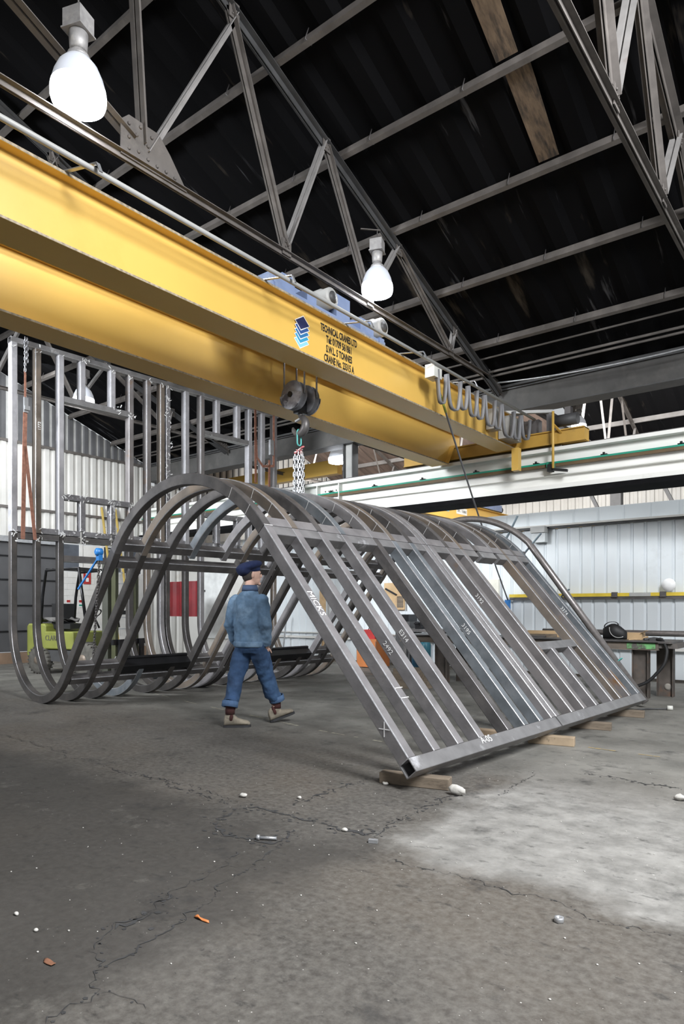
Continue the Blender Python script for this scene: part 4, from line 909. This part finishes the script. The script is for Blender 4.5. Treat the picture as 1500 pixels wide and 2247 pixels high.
def boot(A, d, pitch, gz):
    d = V(d).normalized(); s = UPV.cross(d); q = Matrix.Rotation(-pitch, 3, s); dd = q @ d; uu = q @ UPV
    hl = A - d * .055; hl = V((hl.x, hl.y, gz)); bt = MB()
    def rg(x, wd, zb, zt, n=14):
        return [hl + dd * x + s * (wd * math.cos(2 * math.pi * k / n)) + uu * ((zb + zt) / 2 + (zt - zb) / 2 * math.sin(2 * math.pi * k / n)) for k in range(n)]
    bt.loft([rg(x, w_, .018, t_) for x, w_, t_ in ((-.012, .012, .09), (0, .032, .13), (.04, .038, .16), (.09, .04, .145), (.14, .043, .1), (.2, .047, .08), (.245, .04, .068), (.268, .02, .05))])
    bt.tube([hl + dd * .045 + uu * .1, A + UPV * .02, A + UPV * .075], [.045, .046, .05], 14)
    o = bt.build('boot', SUEDE, pr); remesh(o, .006, 3)
    so = MB(); n = 24; top = []; bot = []
    out = [(x, w_) for x, w_ in ((-.016, .0), (-.01, .025), (.02, .036), (.08, .036), (.14, .042), (.2, .05), (.25, .042), (.275, .02), (.28, 0))]
    loop = [(x, w_) for x, w_ in out] + [(x, -w_) for x, w_ in out[-2:0:-1]]
    so.prism([hl + dd * x + s * w_ for x, w_ in loop], uu, .024); so.build('sole', SOLE, o)
    MB().ell(hl + dd * .066 + uu * .11, (.032, .056, .056), 12, Matrix((dd, s, uu)).transposed()).build('elastic_gusset', ELAS, o); MB().tube([A + UPV * .03, A + UPV * .07, A + ((KL if A is AL else KR) - A).normalized() * .19], [.05, .052, .06], 14).build('sock', ELAS, pr)
boot(AL, RX * 1 + FY * .15, 0, .0); boot(AR_, RX * .97 + FY * .25, R(19), .005)

# ------------------------------------------------------------------ work bench and the things on it
bn = thing('work_bench', (-4.2, 10.4, 0), 'heavy dark steel work bench in front of the pale partition', 'work bench')
MB().box((-6.6, 10.05, .79), (-2.12, 10.8, .82)).build('bench_top', S_DARK, bn)
b = MB(); b.box((-6.6, 10.05, .79), (-2.3, 10.14, .8)); b.box((-6.6, 10.08, .7), (-2.3, 10.1, .79)); b.box((-6.6, 10.05, .69), (-2.3, 10.14, .7)); b.build('front_rail', S_BROWN, bn)
MB().box((-2.72, 10.074, .705), (-2.34, 10.0795, .79)).build('paint_patch', mat('green_overspray', (.16, .42, .16), .7, 0, .2, 10, (.1, .09, .085), (.5, .6)), bn)
MB().box((-2.3, 10.1, .72), (-2.06, 10.75, .79)).build('end_channel', TRUSS, bn)
LEGM = mat('rusty_leg', (.1, .085, .075), .6, .2, .3, 6, (.16, .1, .07), (.55, .7))
for x, y in ((-2.66, 10.16), (-2.42, 10.55), (-5.9, 10.16), (-5.7, 10.55)):
    b = MB(); b.box((x, y, 0), (x + .22, y + .012, .7)); b.box((x, y - .06, 0), (x + .012, y + .07, .7)); b.box((x + .208, y - .06, 0), (x + .22, y + .07, .7)); b.build('leg', LEGM, bn)
b = MB(); b.lathe((-2.28, 10.548, .14), [(.02, 0), (.05, 0), (.05, .002), (.02, .002)], 16, (0, -1, 0)); b.build('lightening_hole', mat('pale_hole', (.3, .28, .25), .9), bn)
hm = thing('welding_helmet', (-2.95, 10.3, .82), 'black welding helmet with headband lying on the bench', 'helmet')
b = MB()
rs = []
for i in range(9):
    x = -.17 + .34 * i / 8; f = math.sin(math.pi * (i + .6) / 9.2)
    rs.append([V((-2.95 + x, 10.3 + .1 * f * math.cos(2 * math.pi * k / 16), .82 + .004 + (.07 + .05 * f + .03 * (1 - i / 8)) * (1 + math.sin(2 * math.pi * k / 16)) * (.8 + .2 * f) * .85)) for k in range(16)])
b.loft(rs); b.build('helmet_shell', BLACK, hm)
b = MB(); b.sweep([(p, V((0, 1, 0)), (p - V((-3.0, 10.3, 1.02))).normalized()) for p in arc((-3.0, 10.3, 1.02), .1, 0, R(330), 22, (1, 0, .1), (0, .15, .6))], [(-.02, -.004), (.02, -.004), (.02, .004), (-.02, .004)]); b.build('headband', BLACK, hm)
MB().tube(arc((-2.87, 10.2, .98), .13, R(170), R(300), 12, (1, 0, 0), (0, 0, 1)), .006, 6).build('strap', GREY, hm)
tag(MB().lathe((-4.3, 10.95, .9), [(.045, 0), (.045, 4.2)], 18, (1, 0, 0)).build('steel_tube', mat('pipe_steel', (.26, .24, .235))), 'long round steel tube lying behind the bench and past its end', 'tube')
tr_ = [V((-2.75 - .0, 10.9, .0))]
tag(MB().box((-3.3, 10.92, 0), (-3.2, 11.0, .853)).build('tube_trestle', S_DARK), 'dark trestle post carrying the long round tube', 'trestle')
bx = thing('cardboard_box', (-2.72, 10.45, .82), 'small open cardboard box behind the welding helmet', 'box')
MB().box((-2.85, 10.4, .82), (-2.6, 10.6, .92)).build('box_body', PLY, bx); MB().bar((-2.6, 10.42, .92), (-2.53, 10.4, .955), .1, .004, (0, 1, 0)).build('flap', PLY, bx)
for i, (x0, y0, x1, y1, h, dsc) in enumerate(((-4.55, 10.3, -3.9, 10.5, .05, 'dark timber plank lying on the bench behind the frame'), (-4.4, 10.55, -3.6, 10.65, .1, 'pale timber offcut standing at the back of the bench'), (-4.6, 10.2, -4.0, 10.28, .03, 'thin dark flat bar on the front of the bench'))):
    tag(MB().bar((x0, y0, .82 + h / 2), (x1, y1, .82 + h / 2), .09, h, (0, 1, 0)).build('offcut', (WOOD, PLY, S_DARK)[i]), dsc, 'offcut')
tag(MB().bar((-2.72, 10.15, .83), (-2.55, 10.3, .85), .02, .015).bar((-2.55, 10.3, .85), (-2.5, 10.34, .87), .03, .012).build('hammer', PLY), 'small wooden handled tool on the bench edge', 'tool')
b = MB(); b.tube([(-2.52, 10.2, .835), (-2.42, 10.35, .85), (-2.3, 10.3, .84), (-2.38, 10.5, .84)], .018, 8); b.box((-2.45, 10.2, .82), (-2.35, 10.24, .86)); tag(b.build('grinder', DGREY), 'dark hand grinder lying by the bench end', 'tool')
q = [V((-2.42, 10.3, .84)), V((-2.25, 10.1, .84)), V((-2.17, 10.02, .7)), V((-2.2, 9.98, .5)), V((-2.4, 9.96, .25)), V((-2.7, 9.95, .12)), V((-2.9, 9.95, .1))]
hs_ = []
for i in range(len(q) - 1):
    for k in range(6): hs_.append(q[i].lerp(q[i + 1], k / 6))
for _ in range(3): hs_ = [hs_[0]] + [(hs_[i - 1] + hs_[i] * 2 + hs_[i + 1]) / 4 for i in range(1, len(hs_) - 1)] + [hs_[-1]]
tag(MB().tube(hs_, .022, 10).build('air_hose', BLACK), 'thick black hose drooping from the bench end to the floor', 'hose')
cp = [V((-2.35, 8.6, .012)), V((-2.2, 9.0, .012)), V((-2.05, 9.1, .012)), V((-1.95, 9.12, .02))]
pl = thing('power_plug', (-1.95, 9.12, 0), 'round white plug on a lead lying on the floor beside the bench', 'plug')
MB().tube(cp, .01, 8).build('lead', DGREY, pl); MB().cyl((-1.98, 9.12, .03), (-1.92, 9.14, .03), .03, 14).build('plug_body', mat('box_white', (.62, .62, .58)), pl)

# ------------------------------------------------------------------ along the partition
yr = thing('wall_duct', (-2.5, 12.42, 1.48), 'yellow horizontal rail along the pale partition', 'rail')
MB().box((-5.55, 12.38, 1.495), (1, 12.46, 1.555)).build('yellow_bar', mat('rail_yellow', (.68, .5, .05), .5), yr); MB().box((-5.55, 12.4, 1.44), (1, 12.46, 1.49)).build('dark_shadow_bar', S_DARK, yr)
for x in (-3.55, -2.75, -1.8): MB().box((x - .05, 12.36, 1.48), (x + .05, 12.4, 1.57)).build('clip', S_DARK, yr)
MB().box((-3.3, 12.375, 1.493), (-2.95, 12.38, 1.557)).build('worn_patch', GREY, yr)
fb = thing('floodlight_box', (-4.93, 12.38, 2.54), 'small grey floodlight box high on the pale partition', 'wall light')
MB().box((-5.06, 12.3, 2.54), (-4.8, 12.46, 2.72)).build('housing', mat('box_pale', (.5, .53, .54), .4), fb); MB().box((-5.07, 12.26, 2.72), (-4.79, 12.46, 2.84)).build('hood', GREY, fb)
tag(MB().lathe((-2.66, 12.38, 1.68), [(.02, 0), (.11, 0), (.11, .015), (.02, .02)], 24, (0, -1, 0)).build('white_disc', mat('disc_white', (.8, .8, .8), .6)), 'white round disc hung above the yellow rail', 'disc')
tag(MB().box((-6.06, 12.38, 1.33), (-5.78, 12.45, 1.86)).build('notice_panel', mat('panel_cream', (.7, .68, .6), .7)), 'pale notice panel on the partition seen through the slope window', 'panel')
nb = thing('plywood_board', (-8.28, 12.42, 1.24), 'plywood board with dark bracket on the partition, seen between bars', 'board')
MB().box((-8.55, 12.4, 1.25), (-8.02, 12.45, 1.85)).build('board_sheet', PLY, nb); MB().bar((-8.5, 12.38, 1.72), (-8.2, 12.36, 1.58), .04, .03).build('bracket', S_BLACK, nb); MB().box((-8.2, 12.39, 1.3), (-8.04, 12.4, 1.55)).build('stain_plate', WOOD, nb)
pd = thing('pendant_control', (-5.56, 12.3, 1.2), 'crane pendant control with long cable and blue handle', 'pendant control')
q = [V((-4.5, 7.72, 4.33)).lerp(V((-5.56, 12.36, 1.42)), k / 20) + V((0, 0, -.35 * 4 * (k / 20) * (1 - k / 20) * .25)) for k in range(21)]
MB().tube(q, .014, 8).build('cable', mat('cable_grey', (.13, .13, .14), .5), pd); MB().tube(q[1:3], .018, 8).build('yellow_sleeve', mat('sleeve_lime', (.5, .55, .08), .5), pd)
MB().box((-5.61, 12.3, 1.2), (-5.53, 12.4, 1.45)).build('handle_box', BLUEC, pd)
t = thing('tool_cabinet', (-8.4, 11.75, 0), 'orange brown metal cabinet standing behind the sloping bars', 'cabinet')
MB().box((-8.72, 11.6, .02), (-8.2, 12.1, .62)).build('cabinet_body', ORANGE, t); MB().box((-8.215, 11.59, .06), (-8.205, 11.61, .58)).build('door_edge', S_DARK, t)
t = thing('toolbox', (-8.45, 11.8, .62), 'red toolbox on top of the orange brown cabinet', 'toolbox')
MB().box((-8.6, 11.68, .62), (-8.3, 11.95, .82)).build('toolbox_body', RED, t); MB().tube([(-8.55, 11.8, .82), (-8.53, 11.8, .86), (-8.37, 11.8, .86), (-8.35, 11.8, .82)], .01, 8).build('handle', S_BLACK, t)
t = thing('welding_machine', (-7.75, 12.1, 0), 'dark welding machine against the partition, seen between bars', 'machine')
MB().box((-7.98, 12.0, .1), (-7.62, 12.38, 1.0)).build('machine_case', DGREY, t); MB().box((-7.9, 12.02, 1.0), (-7.66, 12.36, 1.15)).build('wire_feeder', S_BLACK, t)
for x in (-7.95, -7.65):
    MB().cyl((x - .02, 12.1, .1), (x + .02, 12.1, .1), .1, 14).build('wheel', BLACK, t)
t = thing('vice_table', (-7.0, 11.9, 0), 'dark table with a vice behind the sloping bars', 'table')
MB().box((-7.6, 11.6, .8), (-6.5, 12.3, .86)).build('table_top', S_DARK, t)
for x, y in ((-7.55, 11.65), (-7.55, 12.2), (-6.6, 11.65), (-6.6, 12.2)): MB().box((x, y, 0), (x + .07, y + .07, .8)).build('leg', S_DARK, t)
b = MB(); b.box((-7.3, 11.7, .86), (-7.15, 11.9, .93)); b.box((-7.32, 11.72, .93), (-7.12, 11.78, 1.0)); b.box((-7.32, 11.84, .93), (-7.12, 11.9, 1.0)); b.cyl((-7.22, 11.55, .97), (-7.22, 11.9, .97), .015, 8); b.build('vice', S_BLACK, t)
for x, y, m_, dsc in ((-7.1, 11.45, mat('bottle_blue', (.02, .1, .18), .35), 'dark blue gas bottle left of two beside the vice table'), (-6.88, 11.42, mat('bottle_teal', (.03, .16, .22), .35), 'teal gas bottle right of two beside the vice table')):
    t = thing('gas_bottle', (x, y, 0), dsc, 'gas bottle', 'gas bottles by the vice table')
    MB().lathe((x, y, 0), [(.1, 0), (.105, .02), (.105, .55), (.08, .63), (.03, .67)], 20).build('bottle_body', m_, t); MB().lathe((x, y, .67), [(.02, 0), (.025, .03), (.015, .06)], 10).build('valve', GALV, t)
tag(MB().tube([(-6.9, 12.3, .9), (-6.75, 11.9, 1.05), (-6.55, 11.7, .95), (-6.45, 11.6, .9)], .02, 8).build('air_line', mat('hose_blue', (.02, .25, .5), .5)), 'short bright blue air line glimpsed between the bars', 'hose')
tag(MB().box((-10.35, 12.28, .0), (-10.22, 12.36, 1.75)).build('timber_post', PLY), 'pale timber post against the partition behind the slope', 'post')
tag(MB().box((-6.2, 9.0, 0), (-5.5, 9.6, .12)).box((-6.1, 9.1, .12), (-5.6, 9.5, .3)).build('pallet_stack', WOOD), 'stacked pallet timbers under the far half of the slope', 'pallet')
t = thing('scaffold_rack', (-11.6, 12.1, 0), 'thin metal rack of rails against the partition behind the person', 'rack')
for z in (.75, .95): MB().bar((-12.8, 12.2, z), (-10.2, 12.2, z), .03, .03).build('rack_rail', S_BROWN, t)
for x in (-12.7, -11.5, -10.3): MB().bar((x, 12.2, 0), (x + .1, 12.25, 1.1), .03, .03).build('rack_leg', GALV, t)
d2 = struct(MB().box((-14.9, 12.4, .45), (-13.72, 12.45, 2.35)).build('door_2', mat('door_white', (.78, .8, .8), .5)))
MB().box((-14.85, 12.36, 1.75), (-14.65, 12.4, 1.8)).build('door_handle', S_DARK, d2)
t = thing('red_screen', (-13.6, 9.9, .6), 'red welding screen sheet hung behind the curved feet', 'screen')
b = MB(); rs = []
for k in range(15): x = -14.0 + .09 * k; rs.append((x, 10.6 + .03 * math.sin(k * 1.7)))
b.add([V((x, y + (dy), z)) for dy in (0, .01) for z in (1.08, 1.95) for x, y in rs], [(i, i + 1, 15 + i + 1, 15 + i) for i in range(14)] + [(30 + i, 45 + i, 46 + i, 31 + i) for i in range(14)]); b.build('screen_sheet', REDS, t)
b = MB(); b.bar((-14.05, 10.6, 1.96), (-12.7, 10.6, 1.96), .03, .03); b.bar((-14.05, 10.6, .9), (-12.7, 10.6, .9), .05, .09); b.bar((-14.05, 10.6, 0), (-14.05, 10.6, 1.96), .04, .04); b.bar((-12.7, 10.6, 0), (-12.7, 10.6, 1.96), .04, .04); b.build('screen_frame', S_DARK, t)
t = thing('step_ladder', (-15.2, 9.9, .0), 'yellow sided ladder leaning against the end wall', 'ladder')
for dy in (0, .4): MB().bar((-14.9, 9.85 + dy, 0), (XE + .1, 9.75 + dy, 3.9), .06, .03).build('stile', mat('ladder_yellow', (.5, .36, .1), .6), t)
for k in range(13): f = (k + .6) / 13.4; p = V((-14.9, 9.85, 0)).lerp(V((XE + .1, 9.75, 3.9)), f); MB().bar(p, p + V((0, .4, 0)), .03, .025, (1, 0, 0)).build('rung', GALV, t)
t = thing('fire_sign', (XE + .04, 9.4, 1.9), 'red fire point sign on the white brick wall', 'sign')
MB().box((XE + .032, 9.28, 1.9), (XE + .045, 9.48, 2.3)).build('sign_plate', RED, t); MB().box((XE + .045, 9.34, 2.12), (XE + .047, 9.42, 2.26)).build('flame_mark', mat('disc_white', (.8, .8, .8)), t); MB().box((XE + .045, 9.34, 1.96), (XE + .047, 9.42, 2.06)).build('flame_mark', mat('disc_white', (.8, .8, .8)), t)
for y, dsc in ((8.87, 'left of two small red and green notices on the white brick'), (9.2, 'right of two small red and green notices on the white brick')):
    t = thing('small_notice', (XE + .04, y, 1.25), dsc, 'notice', 'small notices on the brick'); MB().box((XE + .032, y - .05, 1.3), (XE + .04, y + .05, 1.5)).build('notice_card', mat('disc_white', (.8, .8, .8)), t)
    MB().box((XE + .04, y - .045, 1.43), (XE + .042, y + .045, 1.49)).build('red_band', RED, t); MB().box((XE + .04, y - .045, 1.34), (XE + .042, y + .045, 1.38)).build('green_band', GREEN, t)

# ------------------------------------------------------------------ forklift
fk = thing('forklift', (-12.2, 7.1, 0), 'lime yellow forklift with black mast parked behind the curved feet', 'forklift')
fa = V((.97, .24, 0)).normalized(); fs = V((-fa.y, fa.x, 0)); fo = V((-12.85, 7.05, 0)); Mf = Matrix((fa, fs, UPV)).transposed()
def K(x, y, z): return fo + fa * x + fs * y + UPV * z
b = MB(); b.loft([[K(x, s * w_, z) for s, z in ((-1, z0), (1, z0), (1, z1), (-1, z1))] for x, w_, z0, z1 in ((-.42, .36, .42, .9), (-.35, .44, .3, .98), (.1, .46, .28, .98), (.16, .46, .3, .96))], False); cw = b.build('counterweight', LIME, fk)
cw.modifiers.new('bv', 'BEVEL').width = .03
b = MB(); b.cbox(K(.5, 0, .66), (.75, .9, .34), Mf); b.build('engine_cover', LIME, fk).modifiers.new('bv', 'BEVEL').width = .02
MB().cbox(K(.75, 0, .36), (1.3, .84, .22), Mf).build('chassis', DGREY, fk)
text('lettering', 'CLARK', K(.16, -.452, .66), tuple(fa), (0, 0, 1), .14, S_DARK, fk, .8, lift=.004)
MB().cbox(K(.35, 0, .93), (.5, .5, .1), Mf).cbox(K(.15, 0, 1.15), (.1, .48, .45), Mf).build('seat', BLACK, fk)
for y in (-.42, .42):
    MB().tube([K(.0, y, .9), K(.05, y, 1.5), K(.15, y, 2.02), K(1.0, y, 2.05), K(1.2, y, .9)], .03, 8).build('guard_post', S_BLACK, fk)
b = MB()
for k in range(6): b.bar(K(.15 + .17 * k, -.42, 2.05), K(.15 + .17 * k, .42, 2.05), .03, .02)
b.build('overhead_guard', S_BLACK, fk)
MB().lathe(K(.95, 0, 1.15), [(.165, 0), (.18, .012), (.165, .024), (.15, .012)], 20, tuple(fa * -.6 + UPV * .8), cap=False).tube([K(.95, 0, 1.15), K(1.1, 0, .9)], .02, 8).build('steering_wheel', BLACK, fk)
def wheel(x, y, r, wd):
    c = K(x, y, r); s = -1 if y < 0 else 1
    o = MB().lathe(c - fs * wd / 2, [(r * .55, 0), (r * .8, 0), (r * .96, .02), (r, .04), (r, wd - .04), (r * .96, wd - .02), (r * .8, wd), (r * .55, wd)], 28, tuple(fs)).build('wheel', RUBBER, fk)
    tb = MB()
    for k in range(22):
        t = 2 * math.pi * k / 22; n_ = fa * math.cos(t) + UPV * math.sin(t); tb.bar(c + n_ * (r - .006) - fs * wd * .48, c + n_ * (r - .006) + fs * wd * .48, .028, .02, n_)
    tb.build('tread', RUBBER, o)
    MB().lathe(c + fs * (s * wd / 2), [(r * .56, -.03), (r * .52, -.02), (r * .3, -.005), (r * .25, .02), (r * .08, .02)], 20, tuple(fs * s)).build('hub', S_BROWN, o)
wheel(0, -.42, .27, .17); wheel(0, .42, .27, .17); wheel(1.22, -.45, .32, .22); wheel(1.22, .45, .32, .22)
for y in (-.34, .34):
    o = MB().cbox(K(1.62, y, 1.1), (.14, .1, 2.1), Mf).build('mast_rail', mat('mast_dark', (.06, .062, .05), .5), fk); MB().cbox(K(1.75, y * .8, 1.1), (.1, .08, 2.1), Mf).build('inner_rail', mat('olive_rail', (.06, .064, .03), .6), o)
text('lettering', 'CLARK', K(1.575, -.392, 1.72), (0, 0, 1), tuple(-fa), .1, mat('logo_white', (.85, .85, .83)), fk, .9, lift=.003)
b = MB()
for z in (.25, 1.2, 2.1): b.cbox(K(1.64, 0, z), (.08, .72, .08), Mf)
b.build('mast_tie', S_BLACK, fk)
b = MB(); b.cbox(K(1.85, 0, .3), (.06, .9, .1), Mf); b.cbox(K(1.85, 0, .65), (.06, .9, .1), Mf); b.build('carriage', S_BLACK, fk)
for y in (-.28, .28): MB().cbox(K(1.9, y, .35), (.05, .1, .7), Mf).cbox(K(2.4, y, .03), (1.0, .1, .04), Mf).build('fork', S_BLACK, fk)
tag(MB().loft([[K(.1 + .5 * f, .3 * math.cos(a) - .1, .985 + .09 * (1 - f * f) + .05 * math.sin(3 * a + f * 4)) for a in [2 * math.pi * k / 12 for k in range(12)]] for f in (-.6, -.2, .2, .6)]).build('tarpaulin', mat('tarp_grey', (.13, .125, .12), .9, 0, .3, 6)), 'crumpled grey cover lying on the forklift engine cover', 'cover')

# ------------------------------------------------------------------ bits on the floor
def stone(x, y, r, label, m=CONC, name='concrete_chip', sq=(1, .7, .5)):
    b = MB(); b.ell((x, y, r * sq[2] * .9), (r * sq[0], r * sq[1], r * sq[2]), 10)
    b.v = [p + V(mnoise.noise_vector(p * 40)) * r * .3 for p in b.v]; mz = min(p.z for p in b.v); b.v = [p - V((0, 0, mz)) for p in b.v]
    return tag(b.build(name, m), label, 'chip', 'chips on the floor')
stone(-2.21, 4.08, .055, 'largest pale concrete chip, on the crack beside the near timber block', sq=(1.2, .6, .6))
stone(-2.79, 1.35, .013, 'grey chip on the dark floor near the left edge'); stone(-2.59, 1.33, .011, 'small grey chip just right of the left edge chip')
stone(-3.32, 3.14, .03, 'white chip at the end of the double crack'); stone(-.98, 4.88, .04, 'white chip at the right edge on the pale slab')
stone(-2.36, 3.02, .02, 'small chip near the corner of the pale slab'); stone(-3.0, 3.35, .018, 'small white chip among the middle cracks'); stone(-2.75, 4.0, .025, 'white crumb by the left end of the near timber block')
stone(-2.15, 1.8, .035, 'orange flat scrap on the dark floor', ORANGE, 'paint_flake', (1.4, .35, .12)); stone(-2.32, 1.24, .03, 'orange stain flake by the crack corner', mat('rust_flake', (.2, .09, .05), .9), 'paint_flake', (1.2, .5, .06))
b = MB(); b.lathe((-.99, 2.69, 0), [(.02, 0), (.022, .004), (.022, .016), (.02, .02), (.012, .02), (.012, .006)], 6); tag(b.build('hex_nut', GALV), 'bright hexagon nut lying alone on the floor at the lower right', 'nut')
t = thing('bolt', (-2.6, 2.64, 0), 'bright bolt lying on the wide crack', 'bolt'); MB().cyl((-2.64, 2.62, .012), (-2.56, 2.67, .012), .009, 10).build('shank', GALV, t); MB().cyl((-2.655, 2.61, .014), (-2.64, 2.62, .014), .016, 6).build('bolt_head', GALV, t)
tag(MB().cbox((-2.12, 2.97, .01), (.05, .025, .018), Matrix.Rotation(.4, 3, 'Z')).build('metal_offcut', GALV), 'small shiny metal offcut at the corner of the pale slab', 'offcut')
random.seed(3); b = MB()
for _ in range(170):
    x, y = random.uniform(-3.6, .3), random.uniform(1.1, 6); r_ = random.uniform(.0015, .005)
    if abs(x + 2.57) < .4 and abs(y - 4.12) < .25: continue
    b.ell((x, y, r_ * .6), (r_ * random.uniform(.8, 1.6), r_, r_ * .7), 6)
o = tag(b.build('grit', CONC), 'fine pale grit scattered over the concrete floor', 'grit', kind='stuff')
